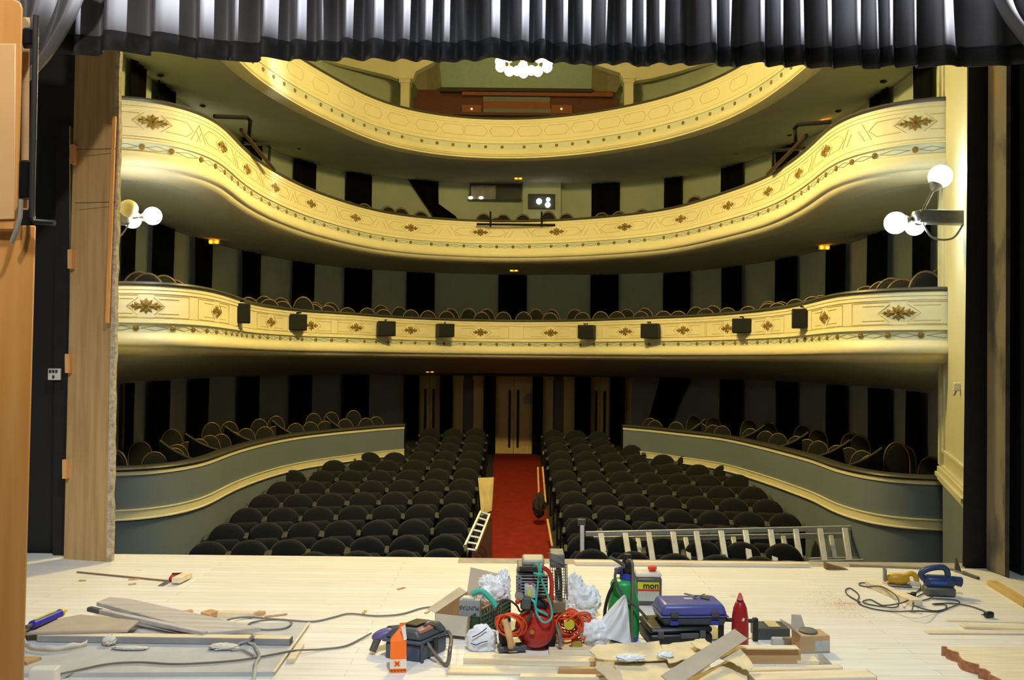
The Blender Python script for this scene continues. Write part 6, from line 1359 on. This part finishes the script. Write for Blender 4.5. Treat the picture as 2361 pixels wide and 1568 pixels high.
for k, (q, lab) in enumerate([((2140, 1463, 2380, 1464, 4, 7), 'thin pale plank nearest the camera in the right-hand plank group'), ((2222, 1450, 2380, 1456, 6, 8), 'thicker plank in the middle of the right-hand plank group'), ((2184, 1433, 2380, 1438, 2, 3), 'thinnest plank at the back of the right-hand plank group')]):
    board('plank', lab, 'plank', *q, 0.0, pine, 'planks at the right edge')
rr = random.Random(12); ed_ = []; P0 = [(2172, 1490), (2205, 1504), (2222, 1520), (2262, 1540), (2292, 1560), (2330, 1590)]
for (a, b) in zip(P0, P0[1:]):
    for k in range(4): f_ = k / 4; ed_.append((a[0] + (b[0] - a[0]) * f_ + rr.uniform(-6, 6), a[1] + (b[1] - a[1]) * f_ + rr.uniform(-2, 2), 0.05))
t = plate('plywood_offcut', 'pale plywood sheet with a ragged reddish edge in the lower right corner', 'plywood sheet', ed_ + [(2480, 1590, 0.05), (2480, 1494, 0.05)], 0.05, pine)
mb = MB(); L0 = Vector(t.location); E = [onz(x, y, 0.05) - L0 for x, y, z in ed_]; vs_ = []
for e in E: vs_ += [e + Vector((-0.004, -0.003, 0.001)), e + Vector((-0.006, -0.004, -0.049)), e + Vector((0.01, 0.01, -0.049)), e + Vector((0.008, 0.006, 0.001))]
mb.add(vs_, [(4 * i + j, 4 * i + (j + 1) % 4, 4 * i + 4 + (j + 1) % 4, 4 * i + 4 + j) for i in range(len(E) - 1) for j in range(4)]); mb.build('ragged_edge', M('reddish_torn_wood', (166, 112, 76), 0.8, var=0.3, scale=40), t, sm=0)
# sawdust
rr = random.Random(2); mb = MB(); c = fl(1945, 1392)
for k in range(1800):
    a = rr.uniform(0, 2 * pi); r = abs(rr.gauss(0, 1)); x, y = 0.14 * r * cos(a) + 0.05 * rr.gauss(0, 1), 0.2 * r * sin(a); s_ = rr.uniform(0.001, 0.0032)
    mb.add([(x - s_, y, 0.001), (x + s_, y - s_ * 0.5, 0.001), (x, y + s_, 0.0015), (x, y, s_ * 0.7)], [(0, 1, 3), (1, 2, 3), (2, 0, 3), (0, 2, 1)])
t = mb.build('sawdust', M('orange_sawdust', (214, 164, 96), 0.9), sm=0); t.location = c; tag(t, 'scattered orange sawdust left of the tool cables', 'sawdust', kind='stuff')
# planks along the stage edge
for k, (q, z0, m_, lab) in enumerate([((1325, 1304, 1868, 1309, 9, 4), 0.0, pine, 'long pale plank lying along the stage edge behind the clutter'), ((1960, 1306, 2200, 1316, 5, 3), 0.0, M('grey_green_plank', (160, 150, 120), 0.7, var=0.1), 'long grey-green plank along the stage edge at the right')]):
    board('plank', lab, 'plank', *q, z0, m_)
c = fl(1928, 1312); t = MB().add([(-0.09, -0.03, 0), (0.09, -0.03, 0), (0.09, 0.03, 0), (-0.09, 0.03, 0), (-0.09, -0.03, 0.05), (-0.09, 0.03, 0.05)], [(0, 1, 2, 3), (0, 4, 5, 3), (0, 1, 4), (2, 3, 5), (1, 2, 5, 4)]).build('wood_wedge', M('brown_wedge', (128, 96, 56), 0.6)); t.location = c; tag(t, 'brown wooden wedge on the stage edge between the two long planks', 'wedge')
# ---------------------------------------------------------------- ladders and planks down in the house
DL = 10.62
t = thing('extension_ladder', 'aluminium extension ladder lying on its side across the front right seats', 'ladder', pt(1660, 1300, DL))
def lad(tl, tr, hp, xs, lean, D, sfx, dx):
    A, B = pt(tl[0], tl[1], D), pt(tr[0], tr[1], D)
    MB().beam(A, B, 0.06, 0.035, (0, 1, 0)).build('stile', alu, t, True, bev=0.005)
    A2, B2 = pt(tl[0] + dx, tl[1] + hp, D - lean), pt(tr[0] + dx, tr[1] + hp, D - lean); MB().beam(A2, B2, 0.06, 0.035, (0, 1, 0)).build('stile', alu, t, True, bev=0.005)
    for x in xs:
        f_ = (x - tl[0]) / (tr[0] - tl[0]); p, q = A.lerp(B, f_), A2.lerp(B2, f_); MB().beam(p, q, 0.04, 0.07 if sfx else 0.06, (1, 0, 0)).build('rung', alu, t, True, bev=0.006)
lad((1350, 1231), (1978, 1217), 78, [1385, 1441, 1495, 1551, 1605, 1662, 1718, 1776, 1834, 1890, 1947], 0.3, DL, 1, 12)
lad((1350, 1243), (2030, 1233), 56, [1470, 1580, 1690, 1805, 1915, 1996], 0.25, DL + 0.12, 0, 10)
MB().beam(pt(1342, 1212, DL - 0.03), pt(1342, 1300, DL - 0.15), 0.09, 0.05, (1, 0, 0)).build('stabiliser_bar', alu, t, True, bev=0.006)
MB().box(pt(1341, 1205, DL - 0.03), (0.1, 0.06, 0.09)).build('rubber_foot', M('grey_rubber_foot', (96, 96, 96), 0.6), t, True, bev=0.01)
MB().beam(pt(1992, 1292, DL - 0.1), pt(2042, 1291, DL - 0.1), 0.05, 0.04).build('bottom_bar', alu, t, True, bev=0.006)
MB().tube([pt(1975, 1217, DL), pt(1992, 1219, DL)], 0.03, 8).build('stile_cap', blackpl, t, True)
t = thing('small_ladder', 'small aluminium ladder leaning at the aisle end of the front left seats', 'ladder', pt(1085, 1275, 10.82))
a, b, c, d_ = pt(1069, 1266, 10.82), pt(1109, 1180, 11.44), pt(1097, 1270, 10.82), pt(1129, 1187, 11.44)
MB().beam(a, b, 0.05, 0.03, (1, 0, 0)).build('stile', alu, t, True, bev=0.004); MB().beam(c, d_, 0.05, 0.03, (1, 0, 0)).build('stile', alu, t, True, bev=0.004)
for k in range(7): f_ = 0.01 + k * 0.163; MB().tube([a.lerp(b, f_), c.lerp(d_, f_)], 0.016, 8).build('rung', alu, t, True)
MB().box(pt(1071, 1270, 10.78), (0.10, 0.05, 0.05)).build('lime_foot', M('lime_foot', (196, 206, 110), 0.5), t, True, bev=0.008)
p0 = [pt(1102, 1102, 14.08), pt(1136, 1101, 14.08), pt(1131, 1178, 13.38), pt(1110, 1190, 13.38)]; c = sum(p0, Vector()) / 4
t = MB().slab([p - c for p in p0], (0.02, 0.03, 0)).build('cardboard_sheet', M('beige_sheet', (176, 160, 116), 0.8, var=0.12, scale=3), sm=0); t.location = c; tag(t, 'beige sheet of board leaning on the left seats at the aisle', 'board')
p0 = [pt(1088, 1262, 11.35), pt(1130, 1200, 11.97), pt(1130, 1300, 11.35), pt(1090, 1300, 11.09)]; c = sum(p0, Vector()) / 4
t = MB().slab([p - c for p in p0], (0.03, 0.05, 0)).build('red_panel', M('dark_red_panel', (64, 26, 24), 0.7, var=0.1), sm=0); t.location = c; tag(t, 'dark red panel behind the small ladder at the aisle', 'panel')
for k, (x0, y0, x1, y1, D, w_, m_, lab) in enumerate([(1240, 1080, 1243, 1165, 15.31, 0.09, pinedark, 'orange plank leaning on the right seats at the aisle, nearer the carpet'), (1251, 1078, 1258, 1160, 15.14, 0.06, pinedark, 'orange plank leaning on the right seats at the aisle, against the seat ends'), (1262, 1200, 1273, 1262, 12.50, 0.06, pinedark, 'narrow orange plank along the right edge of the carpet near the stage')]):
    a, b = pt(x0, y0, D + 0.6), pt(x1, y1, D); c = (a + b) / 2; o = MB().beam(a - c, b - c, w_, 0.03, (1, 0, 0)).build('plank', m_, bev=0.003, sm=0); o.location = c; tag(o, lab, 'plank')
c = pt(1243, 1165, 14.08); o = crumple(MB(), (0, 0, -0.001), 0.16, (0.6, 0.7, 1.2), 77, 0.3, 20, 12).build('tool_bag', M('dark_brown_bag', (52, 40, 34), 0.8, var=0.2), sm=30); o.location = c; tag(o, 'dark brown tool bag among the planks on the right of the aisle', 'bag')
